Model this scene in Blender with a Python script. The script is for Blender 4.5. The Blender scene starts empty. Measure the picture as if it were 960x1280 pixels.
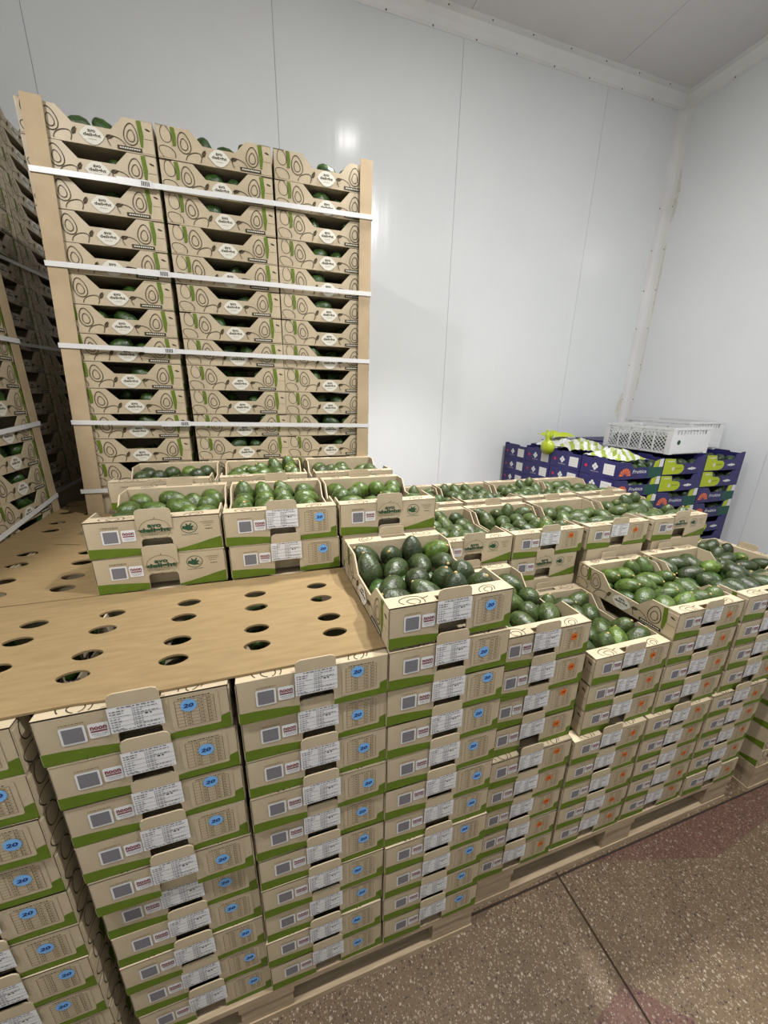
import bpy, bmesh, math, random
from mathutils import Vector, Matrix, Quaternion
random.seed(11)
SC = bpy.context.scene
COL = SC.collection
PI = math.pi

# ------------------------------------------------------------------ camera
cam_d = bpy.data.cameras.new('camera')
cam = bpy.data.objects.new('camera', cam_d)
COL.objects.link(cam)
cam_d.sensor_fit = 'HORIZONTAL'
cam_d.sensor_width = 36.0
cam_d.lens = 36.0 * 466.7 / 960.0
cam_d.clip_start = 0.02
_yaw, _pitch, _roll = -0.3134, -0.3012, 0.0166
_cy, _sy, _cp, _sp = math.cos(_yaw), math.sin(_yaw), math.cos(_pitch), math.sin(_pitch)
_f = Vector((-_sy * _cp, _cy * _cp, _sp)); _r = Vector((_cy, _sy, 0)); _u = _r.cross(_f)
_r2 = _r * math.cos(_roll) + _u * math.sin(_roll); _u2 = _u * math.cos(_roll) - _r * math.sin(_roll)
_m = Matrix((_r2, _u2, -_f)).transposed().to_4x4()
_m.translation = Vector((0.6861, -0.6144, 1.6124))
cam.matrix_world = _m
SC.camera = cam

# ------------------------------------------------------------------ view, world, lights
SC.view_settings.view_transform = 'Standard'
SC.view_settings.look = 'None'
SC.view_settings.gamma = 1.0
SC.view_settings.exposure = 0.08
SC.view_settings.use_curve_mapping = False
wd = bpy.data.worlds.new('world'); SC.world = wd
wd.use_nodes = True
wd.node_tree.nodes['Background'].inputs[0].default_value = (0.9, 0.95, 1.0, 1)
wd.node_tree.nodes['Background'].inputs[1].default_value = 0.02
LAMPS = [  # x, y, lamp height, watts of the wide glow, watts of the downward beam, beam angle
    (1.63, 1.05, 3.91, 2.0, 470.0, 66.0), (-0.38, -0.38, 3.20, 46.0, 0.0, 0.0), (2.12, -0.54, 3.91, 98.0, 0.0, 0.0)]  # third entry: unseen lamp added to fill the walls and stack fronts
CEIL = 3.91
LAMP_COLOR = (1.0, 0.975, 0.955)

# ------------------------------------------------------------------ materials
def new_mat(name):
    m = bpy.data.materials.new(name); m.use_nodes = True
    return m, m.node_tree, m.node_tree.nodes['Principled BSDF']

def plain(name, col, rough=0.6, spec=0.4, metal=0.0):
    m, nt, b = new_mat(name)
    b.inputs['Base Color'].default_value = (*col, 1)
    b.inputs['Roughness'].default_value = rough
    b.inputs['Specular IOR Level'].default_value = spec
    b.inputs['Metallic'].default_value = metal
    return m

def noisy(name, c1, c2, scale=20.0, rough=0.7, spec=0.3, bump=0.0, stretch=(1, 1, 1), detail=4.0, bscale=None, lo=0.35, hi=0.65):
    m, nt, b = new_mat(name)
    tc = nt.nodes.new('ShaderNodeTexCoord'); mp = nt.nodes.new('ShaderNodeMapping')
    mp.inputs['Scale'].default_value = stretch
    nz = nt.nodes.new('ShaderNodeTexNoise'); nz.inputs['Scale'].default_value = scale; nz.inputs['Detail'].default_value = detail
    rp = nt.nodes.new('ShaderNodeValToRGB')
    rp.color_ramp.elements[0].position = lo; rp.color_ramp.elements[0].color = (*c1, 1)
    rp.color_ramp.elements[1].position = hi; rp.color_ramp.elements[1].color = (*c2, 1)
    L = nt.links.new
    L(tc.outputs['Object'], mp.inputs['Vector']); L(mp.outputs['Vector'], nz.inputs['Vector'])
    L(nz.outputs['Fac'], rp.inputs['Fac']); L(rp.outputs['Color'], b.inputs['Base Color'])
    b.inputs['Roughness'].default_value = rough; b.inputs['Specular IOR Level'].default_value = spec
    if bump:
        n2 = nt.nodes.new('ShaderNodeTexNoise'); n2.inputs['Scale'].default_value = bscale or scale * 3
        L(mp.outputs['Vector'], n2.inputs['Vector'])
        bp = nt.nodes.new('ShaderNodeBump'); bp.inputs['Strength'].default_value = bump; bp.inputs['Distance'].default_value = 0.002
        L(n2.outputs['Fac'], bp.inputs['Height']); L(bp.outputs['Normal'], b.inputs['Normal'])
    return m

M = {}
M['kraft'] = noisy('kraft_board', (0.37, 0.305, 0.205), (0.435, 0.360, 0.245), 9.0, 0.42, 0.3, 0.06, (1, 1, 1), 6, 220)
M['sheet'] = noisy('corrugated_sheet', (0.205, 0.144, 0.069), (0.240, 0.171, 0.084), 14.0, 0.75, 0.2, 0.10, (1, 6, 1), 6, 160)
M['corner_board'] = noisy('corner_board', (0.35, 0.265, 0.165), (0.40, 0.31, 0.195), 12.0, 0.7, 0.2, 0.05)
M['ink'] = plain('dark_print_ink', (0.045, 0.036, 0.02), 0.7, 0.2)
M['pale_ink'] = plain('brown_print_ink', (0.15, 0.11, 0.055), 0.7, 0.2)
M['green'] = noisy('green_print', (0.080, 0.122, 0.008), (0.098, 0.150, 0.011), 30, 0.6, 0.25)
M['darkgreen'] = plain('dark_green_print', (0.02, 0.065, 0.03), 0.6, 0.25)
M['white'] = plain('white_sticker', (0.60, 0.60, 0.60), 0.45, 0.4)
M['badge'] = plain('pale_badge', (0.55, 0.53, 0.46), 0.6, 0.2)
M['grey'] = plain('grey_print', (0.15, 0.145, 0.16), 0.5, 0.3)
M['maroon'] = plain('maroon_print', (0.16, 0.012, 0.03), 0.5, 0.3)
M['blue'] = plain('blue_sticker', (0.15, 0.35, 0.64), 0.4, 0.4)
M['navyink'] = plain('navy_ink', (0.01, 0.03, 0.16), 0.5, 0.3)
M['orange'] = plain('orange_sticker', (0.55, 0.13, 0.015), 0.4, 0.4)
M['redink'] = plain('dark_red_ink', (0.25, 0.02, 0.01), 0.5, 0.3)
M['strap'] = plain('white_strap', (0.56, 0.56, 0.55), 0.35, 0.5)
M['wood'] = noisy('pallet_wood', (0.27, 0.205, 0.13), (0.36, 0.28, 0.185), 8.0, 0.75, 0.2, 0.15, (1, 14, 14))
M['stem'] = plain('stem_nub', (0.36, 0.26, 0.11), 0.8, 0.1)
M['navy'] = noisy('navy_board', (0.017, 0.014, 0.090), (0.024, 0.021, 0.115), 12, 0.45, 0.4)
M['lime'] = plain('lime_print', (0.36, 0.43, 0.015), 0.5, 0.3)
M['fruitorange'] = plain('fruit_orange_print', (0.72, 0.16, 0.04), 0.5, 0.3)
M['teal'] = plain('deep_teal_print', (0.012, 0.07, 0.05), 0.5, 0.3)
M['red'] = plain('red_print', (0.5, 0.02, 0.05), 0.5, 0.3)
M['screw'] = plain('screw_head', (0.10, 0.09, 0.08), 0.4, 0.5, 0.6)
M['trim'] = noisy('trim_white', (0.76, 0.76, 0.76), (0.82, 0.82, 0.82), 3, 0.35, 0.5)
M['joint'] = plain('floor_joint', (0.035, 0.025, 0.02), 0.8, 0.1)
M['seam'] = plain('seam_grey', (0.30, 0.30, 0.31), 0.7, 0.2)
M['sealant'] = noisy('sealant', (0.62, 0.60, 0.52), (0.74, 0.73, 0.68), 25, 0.6, 0.3, 0.4)
M['metal_grey'] = plain('lamp_body', (0.55, 0.55, 0.55), 0.4, 0.5)

def wall_mat():
    m, nt, b = new_mat('white_steel_panel')
    L = nt.links.new
    tc = nt.nodes.new('ShaderNodeTexCoord')
    n1 = nt.nodes.new('ShaderNodeTexNoise'); n1.inputs['Scale'].default_value = 1.4; n1.inputs['Detail'].default_value = 5
    rp = nt.nodes.new('ShaderNodeValToRGB')
    rp.color_ramp.elements[0].position = 0.3; rp.color_ramp.elements[0].color = (0.755, 0.785, 0.80, 1)
    rp.color_ramp.elements[1].position = 0.7; rp.color_ramp.elements[1].color = (0.80, 0.825, 0.84, 1)
    L(tc.outputs['Object'], n1.inputs['Vector']); L(n1.outputs['Fac'], rp.inputs['Fac']); L(rp.outputs['Color'], b.inputs['Base Color'])
    mp = nt.nodes.new('ShaderNodeMapping'); mp.inputs['Scale'].default_value = (22, 22, 0.6)
    n2 = nt.nodes.new('ShaderNodeTexNoise'); n2.inputs['Scale'].default_value = 1.0; n2.inputs['Detail'].default_value = 2
    L(tc.outputs['Object'], mp.inputs['Vector']); L(mp.outputs['Vector'], n2.inputs['Vector'])
    bp = nt.nodes.new('ShaderNodeBump'); bp.inputs['Strength'].default_value = 0.22; bp.inputs['Distance'].default_value = 0.004
    L(n2.outputs['Fac'], bp.inputs['Height']); L(bp.outputs['Normal'], b.inputs['Normal'])
    b.inputs['Roughness'].default_value = 0.17; b.inputs['Specular IOR Level'].default_value = 0.4
    return m
M['wall'] = wall_mat()
M['ceiling'] = noisy('ceiling_panel', (0.66, 0.645, 0.65), (0.72, 0.70, 0.705), 1.5, 0.45, 0.35)

def terrazzo(name, c_lo, c_hi, chip):
    m, nt, b = new_mat(name)
    L = nt.links.new
    tc = nt.nodes.new('ShaderNodeTexCoord')
    n1 = nt.nodes.new('ShaderNodeTexNoise'); n1.inputs['Scale'].default_value = 6; n1.inputs['Detail'].default_value = 6
    rp = nt.nodes.new('ShaderNodeValToRGB')
    rp.color_ramp.elements[0].position = 0.3; rp.color_ramp.elements[0].color = (*c_lo, 1)
    rp.color_ramp.elements[1].position = 0.7; rp.color_ramp.elements[1].color = (*c_hi, 1)
    L(tc.outputs['Object'], n1.inputs['Vector']); L(n1.outputs['Fac'], rp.inputs['Fac'])
    # warp then voronoi chips, random colour per cell, only some cells shown
    nw = nt.nodes.new('ShaderNodeTexNoise'); nw.inputs['Scale'].default_value = 90
    mx = nt.nodes.new('ShaderNodeVectorMath'); mx.operation = 'MULTIPLY_ADD'
    mx.inputs[1].default_value = (0.006, 0.006, 0.0)
    L(tc.outputs['Object'], nw.inputs['Vector']); L(nw.outputs['Color'], mx.inputs[0]); L(tc.outputs['Object'], mx.inputs[2])
    prev = rp.outputs['Color']
    for sc, thr, size in ((95, 0.70, 0.32), (210, 0.58, 0.34)):
        vo = nt.nodes.new('ShaderNodeTexVoronoi'); vo.inputs['Scale'].default_value = sc; vo.voronoi_dimensions = '2D'
        L(mx.outputs['Vector'], vo.inputs['Vector'])
        sep = nt.nodes.new('ShaderNodeSeparateColor'); L(vo.outputs['Color'], sep.inputs[0])
        a = nt.nodes.new('ShaderNodeMath'); a.operation = 'GREATER_THAN'; a.inputs[1].default_value = thr; L(sep.outputs[0], a.inputs[0])
        d = nt.nodes.new('ShaderNodeMath'); d.operation = 'LESS_THAN'; d.inputs[1].default_value = size; L(vo.outputs['Distance'], d.inputs[0])
        mu = nt.nodes.new('ShaderNodeMath'); mu.operation = 'MULTIPLY'; L(a.outputs[0], mu.inputs[0]); L(d.outputs[0], mu.inputs[1])
        cr = nt.nodes.new('ShaderNodeValToRGB'); cr.color_ramp.interpolation = 'CONSTANT'
        cols = chip
        els = cr.color_ramp.elements
        els[0].position = 0.0; els[0].color = (*cols[0], 1)
        els[1].position = 1.0 / len(cols); els[1].color = (*cols[1], 1)
        for i in range(2, len(cols)):
            e = els.new(i / len(cols)); e.color = (*cols[i], 1)
        L(sep.outputs[1], cr.inputs['Fac'])
        mix = nt.nodes.new('ShaderNodeMix'); mix.data_type = 'RGBA'
        L(mu.outputs[0], mix.inputs['Factor']); L(prev, mix.inputs['A']); L(cr.outputs['Color'], mix.inputs['B'])
        prev = mix.outputs['Result']
    L(prev, b.inputs['Base Color'])
    b.inputs['Roughness'].default_value = 0.55; b.inputs['Specular IOR Level'].default_value = 0.3
    return m
M['terrazzo'] = terrazzo('terrazzo_beige', (0.085, 0.056, 0.030), (0.112, 0.076, 0.042),
                         [(0.21, 0.165, 0.115), (0.038, 0.024, 0.016), (0.16, 0.118, 0.078), (0.068, 0.043, 0.027), (0.27, 0.22, 0.165)])
M['terrazzo_red'] = terrazzo('terrazzo_red', (0.075, 0.036, 0.025), (0.095, 0.046, 0.032),
                             [(0.17, 0.12, 0.09), (0.04, 0.018, 0.014), (0.12, 0.07, 0.05), (0.055, 0.026, 0.02), (0.2, 0.16, 0.12)])

def avo_mat():
    m, nt, b = new_mat('avocado_skin')
    L = nt.links.new
    oi = nt.nodes.new('ShaderNodeObjectInfo'); tc = nt.nodes.new('ShaderNodeTexCoord')
    n1 = nt.nodes.new('ShaderNodeTexNoise'); n1.inputs['Scale'].default_value = 55; n1.inputs['Detail'].default_value = 6
    n3 = nt.nodes.new('ShaderNodeTexNoise'); n3.inputs['Scale'].default_value = 260; n3.inputs['Detail'].default_value = 2
    off = nt.nodes.new('ShaderNodeVectorMath'); off.operation = 'ADD'
    L(tc.outputs['Object'], off.inputs[0]); L(oi.outputs['Random'], off.inputs[1])
    L(off.outputs[0], n1.inputs['Vector']); L(off.outputs[0], n3.inputs['Vector'])
    rp = nt.nodes.new('ShaderNodeValToRGB')
    rp.color_ramp.elements[0].position = 0.3; rp.color_ramp.elements[0].color = (0.40, 0.40, 0.40, 1)
    rp.color_ramp.elements[1].position = 0.72; rp.color_ramp.elements[1].color = (1.5, 1.45, 1.3, 1)
    L(n1.outputs['Fac'], rp.inputs['Fac'])
    mx = nt.nodes.new('ShaderNodeMix'); mx.data_type = 'RGBA'; mx.blend_type = 'MULTIPLY'; mx.inputs['Factor'].default_value = 1
    L(oi.outputs['Color'], mx.inputs['A']); L(rp.outputs['Color'], mx.inputs['B'])
    r2 = nt.nodes.new('ShaderNodeValToRGB')   # pale lenticels
    r2.color_ramp.elements[0].position = 0.66; r2.color_ramp.elements[0].color = (0, 0, 0, 1)
    r2.color_ramp.elements[1].position = 0.74; r2.color_ramp.elements[1].color = (0.35, 0.35, 0.35, 1)
    L(n3.outputs['Fac'], r2.inputs['Fac'])
    m2 = nt.nodes.new('ShaderNodeMix'); m2.data_type = 'RGBA'
    L(r2.outputs['Color'], m2.inputs['Factor']); L(mx.outputs['Result'], m2.inputs['A']); m2.inputs['B'].default_value = (0.13, 0.16, 0.05, 1)
    L(m2.outputs['Result'], b.inputs['Base Color'])
    bp = nt.nodes.new('ShaderNodeBump'); bp.inputs['Strength'].default_value = 0.75; bp.inputs['Distance'].default_value = 0.0025
    n2 = nt.nodes.new('ShaderNodeTexNoise'); n2.inputs['Scale'].default_value = 150; n2.inputs['Detail'].default_value = 3
    L(off.outputs[0], n2.inputs['Vector'])
    L(n2.outputs['Fac'], bp.inputs['Height']); L(bp.outputs['Normal'], b.inputs['Normal'])
    b.inputs['Roughness'].default_value = 0.36; b.inputs['Specular IOR Level'].default_value = 0.5
    return m
M['avo'] = avo_mat()

# ------------------------------------------------------------------ mesh helpers
class MB:
    """collects faces with materials; build() links them as one mesh object"""
    def __init__(s): s.v = []; s.f = []; s.mi = []; s.mats = []; s.sm = []
    def m(s, name):
        if name not in s.mats: s.mats.append(name)
        return s.mats.index(name)
    def face(s, pts, mat, smooth=False):
        b = len(s.v); s.v += [tuple(p) for p in pts]; s.f.append(tuple(range(b, b + len(pts)))); s.mi.append(s.m(mat)); s.sm.append(smooth)
    def mesh_part(s, verts, faces, mat, smooth=False):
        b = len(s.v); s.v += [tuple(p) for p in verts]
        for f in faces: s.f.append(tuple(i + b for i in f)); s.mi.append(s.m(mat)); s.sm.append(smooth)
    def box(s, x0, x1, y0, y1, z0, z1, mat):
        v = [(x0, y0, z0), (x1, y0, z0), (x1, y1, z0), (x0, y1, z0), (x0, y0, z1), (x1, y0, z1), (x1, y1, z1), (x0, y1, z1)]
        s.mesh_part(v, [(0, 3, 2, 1), (4, 5, 6, 7), (0, 1, 5, 4), (1, 2, 6, 5), (2, 3, 7, 6), (3, 0, 4, 7)], mat)
    def prism(s, poly, frame, d0, d1, mat):
        """poly: 2D outline (counter-clockwise seen from outside), frame(u,v,d) -> 3D, d1 is the outer depth"""
        n = len(poly)
        a = [frame(u, v, d0) for u, v in poly]; b = [frame(u, v, d1) for u, v in poly]
        s.mesh_part(a + b, [tuple(range(n, 2 * n)), tuple(range(n - 1, -1, -1))] + [(i, (i + 1) % n, n + (i + 1) % n, n + i) for i in range(n)], mat)
    def poly(s, poly, frame, d, mat):
        s.face([frame(u, v, d) for u, v in poly], mat)
    def rect(s, u0, u1, v0, v1, frame, d, mat):
        s.poly([(u0, v0), (u1, v0), (u1, v1), (u0, v1)], frame, d, mat)
    def rrect(s, u0, u1, v0, v1, r, frame, d, mat):
        p = []
        for cx, cy, a0 in ((u1 - r, v0 + r, -90), (u1 - r, v1 - r, 0), (u0 + r, v1 - r, 90), (u0 + r, v0 + r, 180)):
            for k in range(4):
                a = math.radians(a0 + 30 * k); p.append((cx + r * math.cos(a), cy + r * math.sin(a)))
        s.poly(p, frame, d, mat)
    def disc(s, cx, cy, r, frame, d, mat, n=16):
        s.poly([(cx + r * math.cos(2 * PI * k / n), cy + r * math.sin(2 * PI * k / n)) for k in range(n)], frame, d, mat)
    def ribbon(s, pts, w, frame, d, mat, closed=False, clip=None):
        n = len(pts)
        rng = range(n if closed else n - 1)
        nor = []
        for i in range(n):
            p = pts[i - 1] if (closed or i > 0) else pts[i]; q = pts[(i + 1) % n] if (closed or i < n - 1) else pts[i]
            dx, dy = q[0] - p[0], q[1] - p[1]; l = math.hypot(dx, dy) or 1
            nor.append((-dy / l * w / 2, dx / l * w / 2))
        for i in rng:
            j = (i + 1) % n
            (ax, ay), (bx, by) = pts[i], pts[j]
            if clip and not (clip[0] < ax < clip[1] and clip[2] < ay < clip[3] and clip[0] < bx < clip[1] and clip[2] < by < clip[3]): continue
            s.face([frame(ax - nor[i][0], ay - nor[i][1], d), frame(bx - nor[j][0], by - nor[j][1], d), frame(bx + nor[j][0], by + nor[j][1], d), frame(ax + nor[i][0], ay + nor[i][1], d)], mat)
    def text(s, t, cx, cy, h, frame, d, mat, bold=0.0, width=None):
        vs, fs, w = text2d(t, bold)
        k = h; kx = h if width is None else width / w
        s.mesh_part([frame(cx + x * kx, cy + y * k, d) for x, y in vs], fs, mat)
    def mesh(s, name, weld=False):
        me = bpy.data.meshes.new(name)
        me.from_pydata(s.v, [], s.f)
        for n in s.mats: me.materials.append(M[n])
        me.polygons.foreach_set('material_index', s.mi)
        me.polygons.foreach_set('use_smooth', s.sm)
        me.update()
        return me
    def build(s, name, parent=None, loc=None):
        return link(name, s.mesh(name), parent, loc)

_tx = {}
def text2d(t, bold):
    key = (t, bold)
    if key not in _tx:
        cu = bpy.data.curves.new('lettering', 'FONT'); cu.body = t; cu.size = 1.0; cu.offset = bold; cu.resolution_u = 2
        o = bpy.data.objects.new('lettering', cu); COL.objects.link(o)
        dg = bpy.context.evaluated_depsgraph_get(); dg.update()
        me = o.evaluated_get(dg).to_mesh()
        vs = [(v.co.x, v.co.y) for v in me.vertices]; fs = [tuple(p.vertices) for p in me.polygons]
        o.evaluated_get(dg).to_mesh_clear()
        bpy.data.objects.remove(o); bpy.data.curves.remove(cu)
        x0, x1 = min(v[0] for v in vs), max(v[0] for v in vs); y0, y1 = min(v[1] for v in vs), max(v[1] for v in vs)
        H = y1 - y0
        _tx[key] = ([((x - (x0 + x1) / 2) / H, (y - (y0 + y1) / 2) / H) for x, y in vs], fs, (x1 - x0) / H)
    return _tx[key]

def link(name, data, parent=None, loc=None):
    o = bpy.data.objects.new(name, data); COL.objects.link(o)
    if parent is not None: o.parent = parent
    if loc is not None: o.location = loc
    return o
def tag(o, label, cat, group=None):
    o['label'] = label; o['category'] = cat
    if group: o['group'] = group
    return o
def thing(name, label, cat, loc=(0, 0, 0), rz=0.0, group=None):
    o = link(name, None, None, loc); o.rotation_euler = (0, 0, rz); o.empty_display_size = 0.05
    return tag(o, label, cat, group)
ORD = ['first', 'second', 'third', 'fourth', 'fifth', 'sixth', 'seventh', 'eighth', 'ninth', 'tenth', 'eleventh', 'twelfth', 'thirteenth', 'fourteenth']

# ------------------------------------------------------------------ avocado crate (front is -y, 0.29 wide, 0.39 deep)
W, D, H = 0.295, 0.392, 0.0972
def F_front(u, v, d): return (u - W / 2, -D / 2 - d, v)
def F_rear(u, v, d): return (W / 2 - u, D / 2 + d, v)
def F_left(u, v, d): return (-W / 2 - d, D / 2 - u, v)
def F_right(u, v, d): return (W / 2 + d, -D / 2 + u, v)
def F_shelf_f(u, v, d): return (u - W / 2, -D / 2 + v, H + d)
def F_shelf_r(u, v, d): return (W / 2 - u, D / 2 - v, H + d)

def pear(cx, cy, h, ang=0.0, k=1.0, n=22):
    """outline of an avocado: round below, narrower above"""
    out = []
    ca, sa = math.cos(ang), math.sin(ang)
    for i in range(n):
        a = 2 * PI * i / n
        y = -math.cos(a) * 0.5; x = math.sin(a) * 0.36 * (1 - 0.42 * (y + 0.15)) * k
        x *= h; y *= h
        out.append((cx + x * ca - y * sa, cy + x * sa + y * ca))
    return out
def leaf(cx, cy, l, w, ang):
    ca, sa = math.cos(ang), math.sin(ang)
    p = [(-l / 2, 0), (-l / 5, -w / 2), (l / 5, -w / 2.4), (l / 2, 0), (l / 5, w / 2.4), (-l / 5, w / 2)]
    return [(cx + x * ca - y * sa, cy + x * sa + y * ca) for x, y in p]

NOTCH = [(0.181, 0.0), (0.181, 0.035), (0.177, 0.042), (0.171, 0.043), (0.123, 0.043), (0.117, 0.042), (0.113, 0.035), (0.113, 0.0)]
def end_mesh(F, sh):
    mb = MB()
    out = [(0.0, 0.0)] + NOTCH[::-1] + [(W, 0.0), (W, H), (0.0, H)]
    # outer plate, inner plate and the folded shelf that joins them
    mb.prism(out, F, -0.0035, 0.0, 'kraft')
    mb.prism([(0.004, 0.0), (W - 0.004, 0.0), (W - 0.004, H - 0.003), (0.004, H - 0.003)], F, -0.040, -0.037, 'kraft')
    a, b = 0.108, 0.186
    for u0, u1, v1 in ((0.0, a, 0.040), (b, W, 0.040)):
        mb.prism([(u0, 0.0), (u1, 0.0), (u1, v1), (u0, v1)], sh, -0.003, 0.0, 'kraft')
    mb.prism([(a, 0.021), (b, 0.021), (b, 0.040), (a, 0.040)], sh, -0.003, 0.0, 'kraft')
    return mb.mesh('end_panel')
def tab_mesh(F):
    """hand flap: flat on the face below the edge, standing up in the hand hole of the crate above"""
    mb = MB()
    mb.prism([(0.109, H - 0.028), (0.185, H - 0.028), (0.186, H), (0.108, H)], F, 0.0004, 0.0030, 'kraft')
    L = 0.026; sn, cs = math.sin(0.03), math.cos(0.03)
    def G(u, v, d): return F(u, H + v * cs + d * sn, 0.0017 - v * sn + d * cs)
    mb.prism([(0.108, 0.0), (0.186, 0.0), (0.186, L - 0.009), (0.183, L - 0.003), (0.176, L), (0.118, L), (0.111, L - 0.003), (0.108, L - 0.009)], G, -0.0013, 0.0013, 'kraft')
    return mb.mesh('tab')
SIDE = [(0, 0), (D, 0), (D, H), (0.302, H), (0.262, 0.056), (0.150, 0.056), (0.110, H), (0, H)]
def side_mesh(F):
    mb = MB()
    mb.prism([(u, v) if 0.005 < u < D - 0.005 else (min(max(u, 0.0036), D - 0.0036), v) for u, v in SIDE], F, -0.004, 0.0, 'kraft')
    for u0, u1 in ((0.0015, 0.046), (D - 0.046, D - 0.0015)):   # the glued corner flaps of the end panels
        mb.prism([(u0, 0.004), (u1, 0.004), (u1, H - 0.010), (u0, H - 0.010)], F, 0.0, 0.0014, 'kraft')
    return mb.mesh('side_panel')
def side_print(F):
    mb = MB(); d = 0.0020; cl = (0.002, D - 0.002, 0.002, H - 0.002)
    I = 'ink'
    for cx, cy, h, an in ((0.088, 0.055, 0.062, 0.15), (0.322, 0.052, 0.062, -0.1)):
        mb.ribbon(pear(cx, cy, h, an), 0.0024, F, d, I, True, cl)
        mb.ribbon(pear(cx, cy - 0.004, h * 0.55, an), 0.0021, F, d, I, True, cl)
    for cx, cy, h, an in ((0.030, 0.018, 0.055, 1.1), (0.118, 0.010, 0.06, -0.9), (0.275, 0.016, 0.06, 1.0), (0.030, 0.072, 0.05, 0.2)):
        mb.ribbon(pear(cx, cy, h, an), 0.0021, F, d, I, True, cl)
    mb.poly([(0.050, 0.040), (0.061, 0.043), (0.063, 0.070), (0.060, 0.0945), (0.047, 0.0945), (0.051, 0.066)], F, d, 'green')
    mb.poly([(0.349, 0.020), (0.356, 0.018), (0.362, 0.052), (0.358, 0.0945), (0.344, 0.0945), (0.347, 0.055)], F, d, 'green')
    mb.poly(leaf(0.377, 0.072, 0.019, 0.006, -0.3), F, d, I)
    mb.rect(0.363, 0.3895, 0.0445, 0.0455, F, d, I)
    for cx, an in ((0.152, 1.1), (0.255, 0.2)):
        mb.poly(leaf(cx, 0.034, 0.026, 0.012, an), F, d, I)
        mb.ribbon([(cx - 0.008, 0.026), (cx + 0.010, 0.040)], 0.0012, F, d + 0.0003, 'pale_ink')
    c = (0.204, 0.029)
    bp = [(-0.037, 0), (-0.029, -0.011), (-0.014, -0.024), (0, -0.027), (0.014, -0.024), (0.029, -0.011), (0.037, 0), (0.029, 0.011), (0.014, 0.023), (0, 0.0255), (-0.014, 0.023), (-0.029, 0.011)]
    mb.poly([(c[0] + x, c[1] + y) for x, y in bp], F, d + 0.0002, 'badge')
    mb.text('avo', c[0], c[1] + 0.011, 0.008, F, d + 0.0005, I, 0.03, 0.023)
    mb.text('delight', c[0], c[1] - 0.001, 0.0125, F, d + 0.0005, I, 0.03, 0.052)
    mb.ribbon([(c[0] - 0.012, c[1] - 0.012), (c[0] + 0.012, c[1] - 0.012)], 0.001, F, d + 0.0005, 'pale_ink')
    mb.rect(0.276, 0.352, 0.004, 0.0155, F, d + 0.0002, I)
    for k in range(9):
        mb.rect(0.283 + k * 0.0072, 0.288 + k * 0.0072, 0.0078, 0.0118, F, d + 0.0004, 'badge')
    return mb.mesh('side_print')
def shelf_doodle(mb, S):
    cl = (0.003, W - 0.003, 0.002, 0.038); d = 0.0005
    mb.ribbon(pear(0.055, 0.014, 0.055, 1.35), 0.0020, S, d, 'ink', True, cl)
    mb.ribbon(pear(0.058, 0.012, 0.028, 1.35), 0.0020, S, d, 'ink', True, cl)
    mb.ribbon([(0.078, 0.018), (0.096, 0.024)], 0.0022, S, d, 'ink', False, cl)
    mb.ribbon(pear(0.235, 0.012, 0.046, -1.0), 0.0020, S, d, 'ink', True, cl)
    mb.ribbon(pear(0.237, 0.012, 0.024, -1.0), 0.0020, S, d, 'ink', True, cl)
def green_band(mb, F, d, brand):
    mb.poly([(0.0006, 0.0006), (0.1126, 0.0006), (0.1126, 0.0185), (0.09, 0.021), (0.06, 0.0238), (0.03, 0.0260), (0.0006, 0.0268)], F, d, 'green')
    if brand: mb.poly([(0.1814, 0.0006), (W - 0.0006, 0.0006), (W - 0.0006, 0.034), (0.265, 0.0265), (0.235, 0.018), (0.205, 0.0105), (0.1814, 0.006)], F, d, 'green')
    else: mb.poly([(0.1814, 0.0006), (W - 0.0006, 0.0006), (W - 0.0006, 0.036), (0.279, 0.031), (0.275, 0.0165), (0.197, 0.0145), (0.1814, 0.013)], F, d, 'green')
def dashes(mb, u0, u1, v, F, d, mat='pale_ink', h=0.0014, step=0.004):
    u = u0; k = 0
    while u < u1:
        w = step * (0.55 + 0.35 * ((k * 7) % 3)); mb.rect(u, min(u + w, u1), v, v + h, F, d, mat); u += w + step * 0.35; k += 1
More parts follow.
